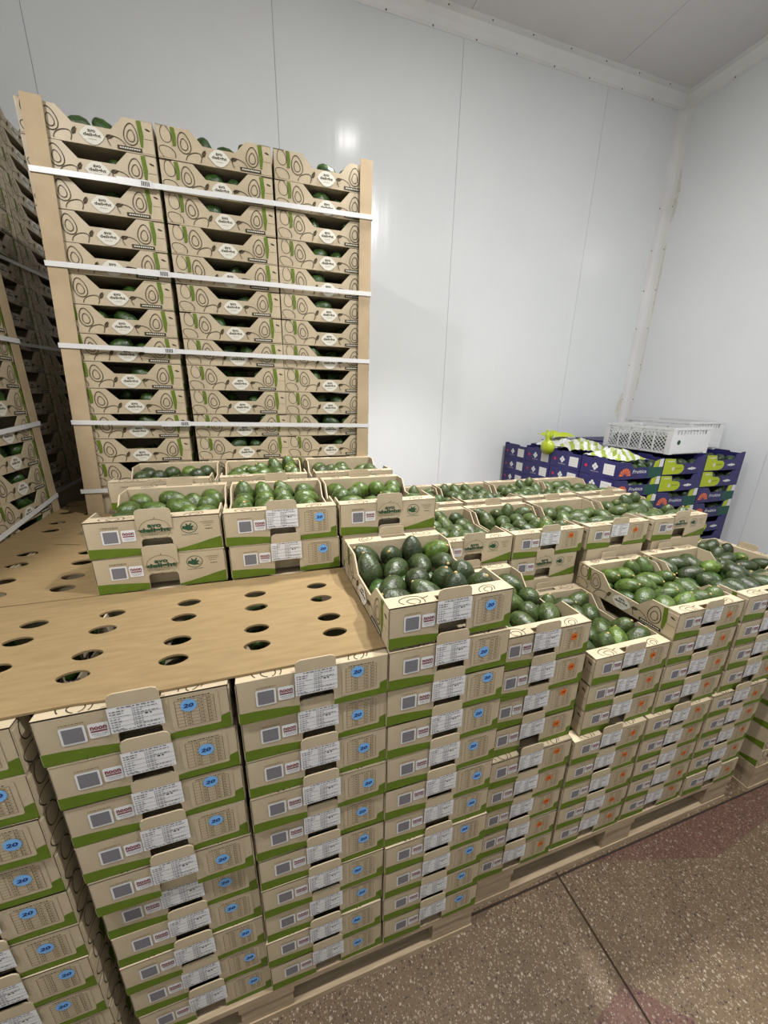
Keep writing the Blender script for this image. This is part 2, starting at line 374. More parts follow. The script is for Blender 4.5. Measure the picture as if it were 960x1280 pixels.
def front_print(kind):
    mb = MB(); d = 0.0005; brand = kind == 'brand'
    green_band(mb, F_front, d, brand)
    shelf_doodle(mb, F_shelf_f)
    dashes(mb, 0.034, 0.070, 0.0765, F_front, d)
    mb.rect(0.0, 0.0013, 0.0275, H - 0.002, F_front, d, 'ink'); mb.rect(W - 0.0011, W, 0.037, H - 0.002, F_front, d, 'ink')
    if brand:
        dashes(mb, 0.034, 0.070, 0.0795, F_front, d)
        e = 0.0034; cx, cy = 0.147, 0.0665
        ring = [(cx + 0.034 * math.cos(2 * PI * k / 32), cy + 0.0285 * math.sin(2 * PI * k / 32)) for k in range(33)]
        mb.ribbon(ring, 0.0009, F_front, e, 'pale_ink')
        mb.text('avo', cx, cy + 0.0115, 0.0085, F_front, e + 0.0004, 'darkgreen', 0.035, 0.030)
        mb.text('delight', cx, cy - 0.0015, 0.0165, F_front, e + 0.0004, 'darkgreen', 0.035, 0.066)
        dashes(mb, cx - 0.016, cx + 0.016, cy - 0.0145, F_front, e, 'darkgreen', 0.0011, 0.003)
        mb.ribbon([(cx, cy + 0.0285), (cx + 0.003, cy + 0.034)], 0.0012, F_front, e, 'darkgreen')
        mb.ribbon([(cx + 0.002, cy - 0.024), (cx - 0.005, cy - 0.021)], 0.0014, F_front, e, 'darkgreen')
        ex, ey = 0.222, 0.066      # round emblem: a winged creature in a ring
        mb.ribbon([(ex + 0.0185 * math.cos(2 * PI * k / 24), ey + 0.0165 * math.sin(2 * PI * k / 24)) for k in range(25)], 0.0014, F_front, d, 'darkgreen')
        mb.poly([(ex - 0.016, ey - 0.004), (ex - 0.010, ey - 0.006), (ex - 0.002, ey - 0.010), (ex + 0.010, ey - 0.008), (ex + 0.005, ey - 0.004), (ex + 0.012, ey + 0.004), (ex + 0.004, ey + 0.002), (ex + 0.007, ey + 0.012), (ex - 0.001, ey + 0.005), (ex - 0.007, ey + 0.011), (ex - 0.007, ey + 0.003), (ex - 0.015, ey + 0.004)], F_front, d, 'darkgreen')
        mb.ribbon(leaf(ex + 0.010, ey - 0.005, 0.010, 0.008, 0.5), 0.001, F_front, d, 'darkgreen', True)
        dashes(mb, ex - 0.019, ex + 0.019, ey - 0.0215, F_front, d, 'darkgreen', 0.0014, 0.003)
        dashes(mb, 0.249, 0.281, 0.077, F_front, d); dashes(mb, 0.253, 0.279, 0.072, F_front, d); dashes(mb, 0.257, 0.274, 0.066, F_front, d)
        dashes(mb, 0.259, 0.275, 0.057, F_front, d, 'ink', 0.002, 0.003)
    else:
        mb.rrect(0.198, 0.2775, 0.0165, 0.0905, 0.004, F_front, 0.0007, 'kraft')
        dashes(mb, 0.212, 0.264, 0.085, F_front, 0.0010, 'ink', 0.0018)
        a, b, c, e = 0.206, 0.270, 0.024, 0.082
        mb.ribbon([(a, c), (b, c), (b, e), (a, e)], 0.0010, F_front, 0.0010, 'pale_ink', True)
        for k in range(1, 8): mb.rect(a, b, c + (e - c) * k / 8 - 0.0003, c + (e - c) * k / 8 + 0.0003, F_front, 0.0010, 'pale_ink')
        for k in (1, 2, 3.2, 4.4): mb.rect(a + (b - a) * k / 5.4 - 0.0003, a + (b - a) * k / 5.4 + 0.0003, c, e, F_front, 0.0010, 'pale_ink')
        for k in range(8):
            for u in (0.222, 0.246, 0.2585): dashes(mb, u, u + 0.007, c + (e - c) * (k + 0.35) / 8, F_front, 0.0010, 'pale_ink', 0.0022, 0.003)
    return mb.mesh('panel_print')
def noon_mesh():
    mb = MB()
    mb.rrect(0.0735, 0.1035, 0.040, 0.0705, 0.003, F_front, 0.0008, 'white')
    mb.text('noon', 0.0885, 0.0605, 0.0075, F_front, 0.0012, 'maroon', 0.03, 0.024)
    mb.rect(0.0765, 0.1005, 0.0525, 0.0552, F_front, 0.0012, 'maroon')
    dashes(mb, 0.0775, 0.0995, 0.0475, F_front, 0.0012, 'grey', 0.0012, 0.003)
    dashes(mb, 0.0800, 0.0970, 0.0440, F_front, 0.0012, 'grey', 0.0009, 0.003)
    return mb.mesh('noon_sticker')
def blank_sticker():
    mb = MB()
    mb.rrect(0.033, 0.0695, 0.036, 0.0725, 0.003, F_front, 0.0008, 'white')
    mb.rect(0.0365, 0.066, 0.0395, 0.069, F_front, 0.0012, 'grey')
    return mb.mesh('square_sticker')
def data_label():
    mb = MB(); d = 0.0038
    u0, u1, v0, v1 = 0.106, 0.188, 0.0440, 0.0968
    mb.rect(u0, u1, v0, v1, F_front, d, 'white'); d += 0.0004
    dashes(mb, u0 + 0.016, u1 - 0.010, v1 - 0.0035, F_front, d, 'grey', 0.0022, 0.006)
    um = (u0 + u1) / 2 - 0.004
    mb.rect(um - 0.0003, um + 0.0003, v0 + 0.007, v1 - 0.005, F_front, d, 'grey')
    for k, (l, h) in enumerate(((0.022, 0.0022), (0.020, 0.0022), (0.03, 0.001), (0.014, 0.0018), (0.016, 0.0018), (0.013, 0.0018), (0.012, 0.0018), (0.018, 0.0018))):
        dashes(mb, u0 + 0.003, u0 + 0.003 + l, v1 - 0.010 - k * 0.0053, F_front, d, 'grey', h, 0.005)
    for k in range(9):
        dashes(mb, um + 0.002, um + (0.038 if k in (0, 2, 7) else 0.014), v1 - 0.009 - k * 0.0048, F_front, d, 'grey', 0.0017, 0.0045)
    dashes(mb, um + 0.018, um + 0.028, v1 - 0.024, F_front, d, 'ink', 0.0028, 0.008)
    for v in (v1 - 0.0205, v1 - 0.031, v0 + 0.0125): mb.rect(u0, u1, v, v + 0.0005, F_front, d, 'grey')
    dashes(mb, u0 + 0.004, u1 - 0.004, v0 + 0.003, F_front, d, 'grey', 0.0016, 0.006)
    return mb.mesh('data_label')
def count_mesh(n):
    mb = MB()
    def G(u, v, d): return F_front(u + 0.238, v + 0.062, d)
    a, b = ('blue', 'navyink') if n == '20' else ('orange', 'redink')
    if n == '20': mb.disc(0, 0, 0.0135, G, 0.0015, a)
    else: mb.poly([(0.0125 * (1 if k % 2 == 0 else 0.8) * math.cos(2 * PI * k / 16), 0.0125 * (1 if k % 2 == 0 else 0.8) * math.sin(2 * PI * k / 16)) for k in range(16)], G, 0.0015, a)
    def S(u, v, d): return G(u + 0.28 * v, v, d)
    mb.text(n, 0, 0, 0.0088 if n == '20' else 0.0075, S, 0.0019, b, 0.035, 0.0165 if n == '20' else 0.012)
    return mb.mesh('count_sticker')
def base_mesh():
    mb = MB(); mb.box(-W / 2 + 0.005, W / 2 - 0.005, -D / 2 + 0.041, D / 2 - 0.041, 0.0, 0.004, 'kraft')
    mb.box(-W / 2 + 0.005, W / 2 - 0.005, -D / 2 + 0.0042, -D / 2 + 0.0368, 0.0450, 0.0475, 'kraft')   # floor of the hand-hole pocket
    mb.box(-W / 2 + 0.005, W / 2 - 0.005, D / 2 - 0.0368, D / 2 - 0.0042, 0.0450, 0.0475, 'kraft')
    return mb.mesh('base_panel')
def rear_print():
    mb = MB(); green_band(mb, F_rear, 0.0005, True); shelf_doodle(mb, F_shelf_r); return mb.mesh('panel_print')
K = dict(base=base_mesh(), endf=end_mesh(F_front, F_shelf_f), endr=end_mesh(F_rear, F_shelf_r), tabf=tab_mesh(F_front), tabr=tab_mesh(F_rear),
         sl=side_mesh(F_left), sr=side_mesh(F_right), pl=side_print(F_left), pr=side_print(F_right),
         p_label=front_print('label'), p_brand=front_print('brand'), rp=rear_print(), noon=noon_mesh(), blank=blank_sticker(), data=data_label(), c20=count_mesh('20'), c18=count_mesh('18'))
def crate(loc, rz, kind, label, group, tabs=True):
    """kind: '20' or '18' (count sticker), 'brand' (printed front), 'side' (only a long side shows)"""
    t = thing('avocado_crate', label, 'crate', loc, rz, group)
    link('base_panel', K['base'], t)
    for a, b in (('sl', 'pl'), ('sr', 'pr')):
        s = link('side_panel', K[a], t); link('side_print', K[b], s)['kind'] = 'stuff'
    r = link('end_panel', K['endr'], t)
    if tabs: link('tab', K['tabr'], r)
    link('panel_print', K['rp'], r)['kind'] = 'stuff'
    f = link('end_panel', K['endf'], t)
    if tabs is not None: link('tab', K['tabf'], f)
    if kind == 'brand' or kind == 'side':
        link('panel_print', K['p_brand'], f)['kind'] = 'stuff'
    if kind in ('20', '18'):
        link('panel_print', K['p_label'], f)['kind'] = 'stuff'
        o = link('data_label', K['data'], f); o['label'] = 'white shipping label full of small print'
        c = link('count_sticker', K['c20' if kind == '20' else 'c18'], f, (random.uniform(-0.012, 0.016), 0, random.uniform(-0.012, 0.012)))
        c['label'] = 'round blue sticker reading 20' if kind == '20' else 'round orange sticker reading 18'
    if kind != 'side':
        o = link('noon_sticker', K['noon'], f); o['label'] = 'white sticker with maroon lettering noon'
        link('square_sticker', K['blank'], f)
    return t

# ------------------------------------------------------------------ avocado
def avo_profile(n=12):
    L = 0.098; pts = []
    for i in range(n + 1):
        t = i / n; a = PI * t
        r = 0.034 * math.sin(a) ** 0.92 * (1 - 0.22 * (t - 0.35)) * (1 - 0.18 * max(0, t - 0.45)) if 0 < i < n else 0
        pts.append((r, -math.cos(a) * L / 2))
    return pts
def lathe(pts, seg):
    v = []; f = []; rings = []
    for r, z in pts:
        if r < 1e-6: rings.append([len(v)]); v.append((0, 0, z))
        else:
            rings.append(list(range(len(v), len(v) + seg))); v += [(r * math.cos(2 * PI * k / seg), r * math.sin(2 * PI * k / seg), z) for k in range(seg)]
    for a, b in zip(rings, rings[1:]):
        for k in range(seg):
            j = (k + 1) % seg
            if len(a) == 1: f.append((a[0], b[j], b[k]))
            elif len(b) == 1: f.append((a[k], a[j], b[0]))
            else: f.append((a[k], a[j], b[j], b[k]))
    return v, f
AV, AF = lathe(avo_profile(), 16)
SV, SF = lathe([(0, 0.0465), (0.0042, 0.0470), (0.0046, 0.0490), (0.0034, 0.0512), (0, 0.0516)], 8)
mb = MB(); mb.mesh_part(AV, AF, 'avo', True); A_ME = mb.mesh('avocado')
mb = MB(); mb.mesh_part(SV, SF, 'stem', True); S_ME = mb.mesh('stem')
PACK = [[[int(q) for q in a.split(',')] for a in L.split(' ')] for L in '-1106,-1056,317,3,-4,761,-649 -456,-936,321,704,-697,-95,96 220,-1032,317,643,-755,-98,83 1057,-916,321,709,-702,-50,51 -1110,7,321,708,-701,-62,62 -428,102,321,703,-707,53,-52 343,149,317,617,-723,-237,202 1106,52,317,649,-761,-3,3 -1111,1069,321,701,-708,-58,57 -450,1070,317,643,-754,-105,90 273,1073,321,85,-84,-699,706 1095,1073,317,9,-11,761,-648 -999,-1185,947,61,702,490,-513 -225,-1239,1062,939,-65,263,-213 455,-1187,1086,876,219,253,-347 1110,-1241,1093,995,57,81,-5 -963,-465,850,610,255,-748,56 -161,-569,866,925,239,236,-176 497,-505,719,397,864,304,63 1106,-448,897,612,791,-3,-5 -792,345,811,193,25,449,-872 -101,183,869,510,719,472,6 473,469,849,811,564,153,-31 1114,436,882,913,392,58,-96 -840,1099,937,691,352,-336,534 -182,1081,930,812,549,99,-171 429,1227,1076,909,-47,-193,367 1096,1213,1119,961,-231,-75,131;-1081,-1096,317,628,-738,-188,160 -371,-1069,321,35,-34,-703,710 320,-1100,317,625,-733,-205,174 1110,-1073,317,646,-758,64,-54 -1107,52,321,30,-29,-703,710 -337,-183,317,591,-693,-314,268 271,163,317,636,-747,-147,125 1110,-83,321,57,-57,701,-708 -1093,1038,321,711,-703,6,-6 -341,1059,317,285,-334,684,-583 390,1073,317,40,-47,-760,647 1047,1074,317,646,-759,-63,54 -926,-559,683,183,-531,-158,812 -13,-1072,860,254,357,-640,631 644,-551,468,82,962,-184,185 1029,-863,917,115,-305,-617,716 -1106,172,956,641,-768,-5,5 -477,466,557,149,-627,432,-631 305,50,967,354,-409,656,-527 1102,179,939,530,-832,106,-124 -1058,1128,951,613,-730,-199,228 -92,1218,889,169,-701,395,-569 636,566,693,140,-305,910,-244 1081,1091,959,153,-189,688,-684;-1048,-1073,317,648,-761,-18,15 -372,-1079,318,77,-86,742,-660 328,-1044,321,20,-20,703,-710 1110,-1073,321,56,-57,712,-697 -1106,-67,321,4,-4,716,-699 -342,-108,317,643,-754,101,-86 306,54,317,45,-52,759,-647 1106,37,317,649,-761,-4,3 -1108,1076,321,707,-700,-69,70 -379,1028,317,214,-251,719,-612 362,1026,321,702,-695,110,-112 1077,1030,321,698,-691,134,-135 -889,-580,762,303,-642,-286,644 -331,-1078,959,674,-716,152,-101 422,-1157,943,255,-266,752,-547 1106,-1049,958,652,-758,-4,4 -1106,171,943,572,-812,-85,86 -622,463,554,131,-924,-339,122 587,-417,717,814,-401,-246,341 775,408,757,385,-800,-454,74 -1100,1084,962,700,-694,-118,119 -192,1084,931,584,-812,-12,-23 458,1081,950,601,-797,41,49 1107,1082,952,594,-804,20,19;-1063,-959,317,636,-746,149,-127 -403,-1058,321,698,-691,132,-133 366,-1064,318,646,-733,-161,142 1072,-1043,317,640,-751,-121,103 -1083,-76,321,169,-167,-683,690 -335,56,317,630,-740,180,-153 339,140,317,645,-757,-78,66 1071,138,317,640,-751,-124,106 -1041,1081,317,626,-734,200,-170 -377,1050,317,648,-760,39,-33 364,1088,317,636,-747,148,-126 1102,1087,317,640,-751,125,-106 -995,-1239,970,860,-96,-459,201 -228,-1144,954,202,232,-420,-854 462,-1233,1130,997,-2,-53,-57 1107,-1194,1112,960,276,6,-40 -873,-511,799,751,523,-401,-43 -140,-325,919,93,92,854,503 446,-584,874,980,140,-20,139 1110,-483,827,25,934,-314,171 -1113,579,918,345,26,-274,-897 -443,387,849,632,674,-94,-371 291,434,885,742,608,-242,145 939,385,899,838,537,-98,21 -1031,1239,1032,577,-288,-236,727 -307,1139,1006,880,295,-298,225 377,1238,1111,999,-44,-14,19 1083,1137,1018,831,259,377,-317;-1084,-1003,321,691,-684,-163,165 -374,-1076,321,78,-77,-699,706 329,-1073,317,648,-761,29,-25 1071,-1032,317,53,-63,759,-646 -1096,-67,319,674,-737,38,-35 -453,-60,323,2,97,756,-647 360,14,321,74,-75,708,-698 1040,-46,317,646,-758,-65,55 -1106,1030,319,671,-741,4,-4 -454,1051,320,678,-723,-96,90 455,1035,317,645,-757,77,-65 1107,1073,317,650,-760,17,-15 -1054,-1157,1011,130,288,-357,-879 -300,-940,959,559,671,97,-476 388,-1239,1069,910,-5,414,2 1111,-1221,1074,968,-119,58,-212 -948,-523,914,579,449,439,520 -136,-136,898,311,-436,-618,576 458,-487,809,373,-17,689,621 1064,-583,1016,971,111,-206,45 -1105,286,868,113,-429,755,483 -406,452,913,905,224,-359,-34 437,417,892,685,627,220,298 1111,556,906,80,-35,342,936 -800,1085,877,564,282,-606,484 -72,1189,834,887,121,-344,284 478,1134,1185,28,-181,158,970 1088,1219,1373,231,133,83,-960'.split(';')]
TINTS = {'dark': ((0.018, 0.030, 0.010), (0.032, 0.052, 0.014)), 'green': ((0.034, 0.062, 0.012), (0.062, 0.104, 0.018)), 'mid': ((0.028, 0.047, 0.013), (0.052, 0.082, 0.019))}
def fruit_xf(crate_loc, rz, var, flip, layer):
    """layer 1: the avocados that show on top; layer 0: those under them"""
    out = []
    base = Matrix.Translation(Vector(crate_loc)) @ Matrix.Rotation(rz + (PI if flip else 0), 4, 'Z')
    for p in PACK[var]:
        x, y, z = (v / 10000 for v in p[:3])
        if (z > 0.045) != bool(layer): continue
        q = Quaternion((p[3] / 1000, p[4] / 1000, p[5] / 1000, p[6] / 1000)).normalized()
        z, sc = (0.061 + (z - 0.095) * 0.40, 0.97) if layer else (0.031, 0.8)
        out.append(base @ Matrix.Translation((x, y, z)) @ q.to_matrix().to_4x4() @ Matrix.Scale(sc, 4))
    return out
UNDER = []
def fill(crate_loc, rz, var, flip, tint, where, group):
    """avocados of one open crate, each a thing; rows counted from the crate's front, left to right"""
    xs = fruit_xf(crate_loc, rz, var, flip, 1); UNDER.append((tuple(crate_loc), rz, var, flip))
    xs.sort(key=lambda m: m.translation.y)
    rows = []
    for m in xs:
        if rows and m.translation.y - rows[-1][0].translation.y < 0.05: rows[-1].append(m)
        else: rows.append([m])
    lo, hi = TINTS[tint]
    for ri, row in enumerate(rows):
        row.sort(key=lambda m: m.translation.x)
        for ci, m in enumerate(row):
            o = link('avocado', A_ME); o.matrix_world = m
            k = random.random(); o.color = tuple(a + (b - a) * k for a, b in zip(lo, hi)) + (1,)
            if random.random() < 0.06: o.color = (0.068, 0.118, 0.016, 1)
            tag(o, f'avocado, {ORD[ci]} from left, {ORD[ri]} row from front, {where}', 'avocado', group)
            link('stem', S_ME, o)

# ------------------------------------------------------------------ room shell
X0, X1, Y0, Y1 = -1.30, 4.115, -2.60, 2.30
def structure(o): o['kind'] = 'structure'; return o
def FZ(x, y, z): return (x, y, z)

mb = MB(); mb.box(X0 - 0.1, X1 + 0.1, Y0 - 0.1, Y1 + 0.1, -0.06, -0.004, 'joint'); floor = structure(mb.build('floor'))
# terrazzo slabs with recessed dark joints; the red triangles are inlays of the same floor
JX, JY = 1.565, 0.028
def slab(poly, mat, label=None):
    mb = MB(); mb.prism(poly, lambda u, v, d: (u, v, d), -0.004, 0.0, mat); o = mb.build('slab', floor)
    if label: o['label'] = label
g = 0.0035
XS = [X0, JX - 1.5, JX, JX + 1.5, X1]; YS = [Y0, JY - 1.5, JY, JY + 1.5, Y1]
for i in range(len(XS) - 1):
    for j in range(len(YS) - 1):
        a, b, c, d = XS[i] + g, XS[i + 1] - g, YS[j] + g, YS[j + 1] - g
        if i == 1 and j == 1:
            slab([(a, c), (b, c), (b, -0.40), (b - 0.155, -0.27), (b, -0.235), (b, d), (a, d)], 'terrazzo')
            slab([(b, -0.40), (b, -0.235), (b - 0.155, -0.27)], 'terrazzo_red', 'dark red terrazzo inlay')
        elif i == 2 and j == 1:
            slab([(a, c), (b, c), (b, -0.02), (a + 0.60, -0.10), (a + 0.16, d), (a, d), (a, -0.235), (a + 0.12, -0.345), (a, -0.40)], 'terrazzo')
            slab([(a, -0.235), (a, -0.40), (a + 0.12, -0.345)], 'terrazzo_red', 'dark red terrazzo inlay')
            slab([(b, -0.02), (b, d), (a + 0.16, d), (a + 0.60, -0.10)], 'terrazzo_red', 'dark red terrazzo inlay')  # red band whose dark tone also paints in shade before the pallet
        else:
            slab([(a, c), (b, c), (b, d), (a, d)], 'terrazzo')

def panel_wall(name, lo, hi, seams, frame, z1):
    """frame(u, v, d): u along the wall, v up, d into the room; panels proud of the recessed joints"""
    mb = MB(); mb.prism([(lo, 0), (hi, 0), (hi, z1), (lo, z1)], frame, -0.08, -0.004, 'seam'); w = structure(mb.build(name))
    e = [lo] + [s for s in seams if lo < s < hi] + [hi]
    for a, b in zip(e, e[1:]):
        mb = MB(); mb.prism([(a + 0.0013, 0), (b - 0.0013, 0), (b - 0.0013, z1), (a + 0.0013, z1)], frame, -0.004, 0.0, 'wall'); mb.build('wall_panel', w)
    return w
BS = [-0.285, 0.918, 2.122, 3.325]
wb = panel_wall('wall_back', X0, X1, BS, lambda u, v, d: (u, Y1 - d, v), CEIL)
wr = panel_wall('wall_right', Y0, Y1, [-2.5, -1.3, -0.1, 1.1], lambda u, v, d: (X1 - d, u, v), CEIL)
wl = panel_wall('wall_left', Y0, Y1, [-2.5, -1.3, -0.1, 1.1], lambda u, v, d: (X0 + d, u, v), CEIL)
wf = panel_wall('wall_front', X0, X1, BS, lambda u, v, d: (u, Y0 + d, v), CEIL)
mb = MB(); mb.box(X0 - 0.1, X1 + 0.1, Y0 - 0.1, Y1 + 0.1, CEIL + 0.004, CEIL + 0.06, 'seam'); ceil = structure(mb.build('ceiling'))
e = [X0] + BS + [X1]
for a, b in zip(e, e[1:]):
    mb = MB(); mb.box(a + 0.0015, b - 0.0015, Y0, Y1, CEIL, CEIL + 0.004, 'ceiling'); mb.build('ceiling_panel', ceil)

SCREW = MB(); SCREW.prism([(0.005 * math.cos(2 * PI * k / 8), 0.005 * math.sin(2 * PI * k / 8)) for k in range(8)], lambda u, v, d: (u, -d, v), 0.0, 0.002, 'screw'); SCREW = SCREW.mesh('screw')
def screw(parent, x, y, z, rz=0.0):
    o = link('screw', SCREW, parent, (x, y, z)); o.rotation_euler = (0, 0, rz)
def lathe_strip(mb, prof, ax, lo, hi, mat):
    """a folded strip: profile of (a, z) points with thickness, run along x or y"""
    n = len(prof); fr = (lambda t, a, z: (t, a, z)) if ax == 'x' else (lambda t, a, z: (a, t, z))
    mb.mesh_part([fr(lo, a, z) for a, z in prof] + [fr(hi, a, z) for a, z in prof], [tuple(range(n)), tuple(range(2 * n - 1, n - 1, -1))] + [(i, n + i, n + (i + 1) % n, (i + 1) % n) for i in range(n)], mat)
C = CEIL
def cove(y, s):   # s = -1: room lies at smaller coordinate
    return [(y + s * 0.0005, C - 0.082), (y + s * 0.003, C - 0.082), (y + s * 0.004, C - 0.062), (y + s * 0.022, C - 0.034), (y + s * 0.046, C - 0.008), (y + s * 0.085, C - 0.0035), (y + s * 0.085, C - 0.0005), (y + s * 0.0005, C - 0.0005)]
mb = MB(); lathe_strip(mb, cove(Y1, -1), 'x', X0, X1 - 0.001, 'trim'); t1 = structure(mb.build('trim_1'))
mb = MB(); lathe_strip(mb, cove(X1, -1), 'y', Y0, Y1 - 0.001, 'trim'); t2 = structure(mb.build('trim_2'))
x = 0.2
for k in range(12):
    screw(t1, 0.35 + 0.31 * k, Y1 - 0.003, C - 0.073); screw(t1, 0.42 + 0.31 * k, Y1 - 0.072, C - 0.006)
for k in range(6): screw(t2, X1 - 0.003, 1.95 - 0.32 * k, C - 0.073, -PI / 2)
# upright corner profile with screws and smeared sealant
mb = MB()
pf = [(X1 - 0.075, Y1 - 0.0005), (X1 - 0.075, Y1 - 0.0025), (X1 - 0.035, Y1 - 0.004), (X1 - 0.012, Y1 - 0.014), (X1 - 0.004, Y1 - 0.035), (X1 - 0.0025, Y1 - 0.075), (X1 - 0.0005, Y1 - 0.075), (X1 - 0.0005, Y1 - 0.0005)]
n = len(pf); zt = C - 0.083
mb.mesh_part([(a, b, 0.0) for a, b in pf] + [(a, b, zt) for a, b in pf], [tuple(range(n)), tuple(range(2 * n - 1, n - 1, -1))] + [(i, n + i, n + (i + 1) % n, (i + 1) % n) for i in range(n)], 'trim')
t3 = structure(mb.build('trim_3'))
for k in range(8):
    z = 1.62 + 0.31 * k
    if z < 3.2: screw(t3, X1 - 0.066, Y1 - 0.0026, z); screw(t3, X1 - 0.0026, Y1 - 0.066, z, -PI / 2)
random.seed(5)
mb = MB()
for (z0, z1, w0, side) in ((3.05, 3.42, 0.022, 0), (1.42, 1.68, 0.05, 1), (2.2, 2.9, 0.005, 0), (1.7, 2.25, 0.006, 0)):
    N = 14; L = []; R = []
    for k in range(N + 1):
        z = z0 + (z1 - z0) * k / N; w = w0 * (0.5 + 0.8 * random.random()) * math.sin(PI * (k + 0.6) / (N + 1.2)) + 0.001
        if side: L.append((X1 - 0.078 - w, Y1 - 0.001, z)); R.append((X1 - 0.074 + w * 0.2, Y1 - 0.0045, z))
        else: L.append((X1 - 0.0045, Y1 - 0.070, z)); R.append((X1 - 0.001, Y1 - 0.078 - w, z))
    b0 = len(mb.v)
    mb.mesh_part(L + R, [(k, k + 1, N + 2 + k, N + 1 + k) for k in range(N)], 'sealant', True)
o = mb.build('sealant_smear', t3); o['kind'] = 'stuff'

# ------------------------------------------------------------------ ceiling lamps (round bulkheads; the last one is an added fill)
def lamp(i, x, y, hz, watts, beam, angle):
    t = thing('ceiling_lamp', 'round white bulkhead lamp on the ceiling ' + ('over the strapped tower', 'hanging by the tower at the photo edge', 'added unseen for fill over the open floor')[i], 'lamp', (x, y, hz))
    if hz < CEIL - 0.02:
        mb = MB(); mb.prism([(0.008 * math.cos(PI * k / 4), 0.008 * math.sin(PI * k / 4)) for k in range(8)], lambda u, v, d: (u, v, d), -0.004, CEIL - hz - 0.0005, 'metal_grey'); mb.build('hanging_rod', t)
    v, f = lathe([(0, 0.0), (0.13, 0.0), (0.135, -0.02), (0.12, -0.035), (0.105, -0.036), (0, -0.036)], 28)
    mb = MB(); mb.mesh_part(v, f, 'metal_grey', True); mb.build('housing', t)
    v, f = lathe([(0, -0.037), (0.078, -0.037), (0.074, -0.055), (0.055, -0.075), (0.025, -0.083), (0, -0.084)], 28)
    m, nt, b = new_mat('lit_diffuser'); b.inputs['Emission Color'].default_value = (*LAMP_COLOR, 1); b.inputs['Emission Strength'].default_value = 12
    M['lit_diffuser'] = m
    mb = MB(); mb.mesh_part(v, f, 'lit_diffuser', True); mb.build('diffuser', t)
    ld = bpy.data.lights.new('bulb', 'AREA'); ld.shape = 'DISK'; ld.size = 0.14; ld.energy = watts; ld.color = LAMP_COLOR
    link('bulb', ld, t, (0, 0, -0.09))
    if beam:
        sd = bpy.data.lights.new('beam', 'SPOT'); sd.energy = beam; sd.spot_size = math.radians(angle); sd.spot_blend = 0.6; sd.shadow_soft_size = 0.09; sd.color = LAMP_COLOR
        link('beam', sd, t, (0, 0, -0.095))
for i, a in enumerate(LAMPS): lamp(i, *a)

# ------------------------------------------------------------------ wooden pallets
random.seed(21)
def plank(parent, name, x0, x1, y0, y1, z0, z1):
    mb = MB(); mb.box(x0, x1, y0, y1, z0, z1, 'wood'); o = mb.build(name, parent); return o
def pallet(loc, wx, wy, ht, label, group='wooden pallets under the crates'):
    t = thing('wooden_pallet', label, 'pallet', loc, 0, group)
    tb = 0.02; bz1 = ht - 2 * tb
    n = 7
    for k in range(n):   # deck boards run along x
        w = 0.10; y = (wy - w) * k / (n - 1)
        plank(t, 'deck_board', 0, wx, y, y + w, ht - tb, ht)
    for x in (0, wx / 2 - 0.07, wx - 0.14): plank(t, 'stringer_board', x, x + 0.14, 0, wy, bz1, ht - tb)
    for x in (0, wx / 2 - 0.07, wx - 0.14):
        for y in (0.0, wy / 2 - 0.05, wy - 0.10): plank(t, 'block', x + 0.004, x + 0.136, y + 0.003, y + 0.097, tb, bz1)
    for y in (0.0, wy / 2 - 0.05, wy - 0.10): plank(t, 'skid_board', 0, wx, y, y + 0.10, 0, tb)
    return t
ZP, HS = 0.1236, 0.0982
ZP2 = 0.138
pallet((-0.03, 0.0, 0), 1.23, 0.80, ZP - 0.0005, 'wooden pallet at floor level under the stacks with blue 20 stickers')
pallet((1.232, 0.04, 0), 1.205, 0.82, ZP2 - 0.0005, 'wooden pallet at floor level under the stacks with orange stickers')
pallet((2.565, 0.03, 0), 0.80, 0.62, ZP2 - 0.0005, 'wooden pallet partly in frame beyond the orange sticker stacks')
pallet((-0.02, 1.225, 0), 1.22, 0.90, ZP - 0.0005, 'wooden pallet hidden under the tall strapped tower', 'pallets behind the front stacks')
pallet((2.74, 1.10, 0), 1.16, 1.15, 0.129, 'wooden pallet hidden under the navy fruit boxes', 'pallets behind the front stacks')

# ------------------------------------------------------------------ crates
CORE = []      # (x0, x1, y0, y1, z0, z1) of crates that the photograph does not show, joined below
def jit(a): return random.uniform(-a, a)
KIND20 = 'avocado crate with blue 20 sticker'
desc = {0: 'stack at the left photo edge', 1: 'first whole front stack from left', 2: 'second whole front stack from left', 3: 'stack with open crate beside cardboard sheet'}
for c in range(4):
    top = 11 if c == 3 else 10
    cx = c * 0.3 + 0.15 - (0.028 if c == 0 else 0)
    for k in range(top):
        lean = (0.0, -0.010, 0.004, -0.004)[c] * (k / 9 - 0.4)
        o = crate((cx + lean + jit(0.0015), D / 2 + 0.001 + jit(0.003) + (0.010 if c == 1 and k < 5 else 0), ZP + HS * k), jit(0.006), '20',
              f'{KIND20}, {ORD[top - 1 - k]} from top, {desc[c]}', 'crates of the front stacks', not (k == 9 and c < 3))
        if c == 3 and k == 10: o.rotation_euler.z = 0.02; o.location.x -= 0.003; o.location.z += 0.006; P1OPEN = o
ZT = ZP + 10 * HS      # top of the tenth layer, where the sheets lie
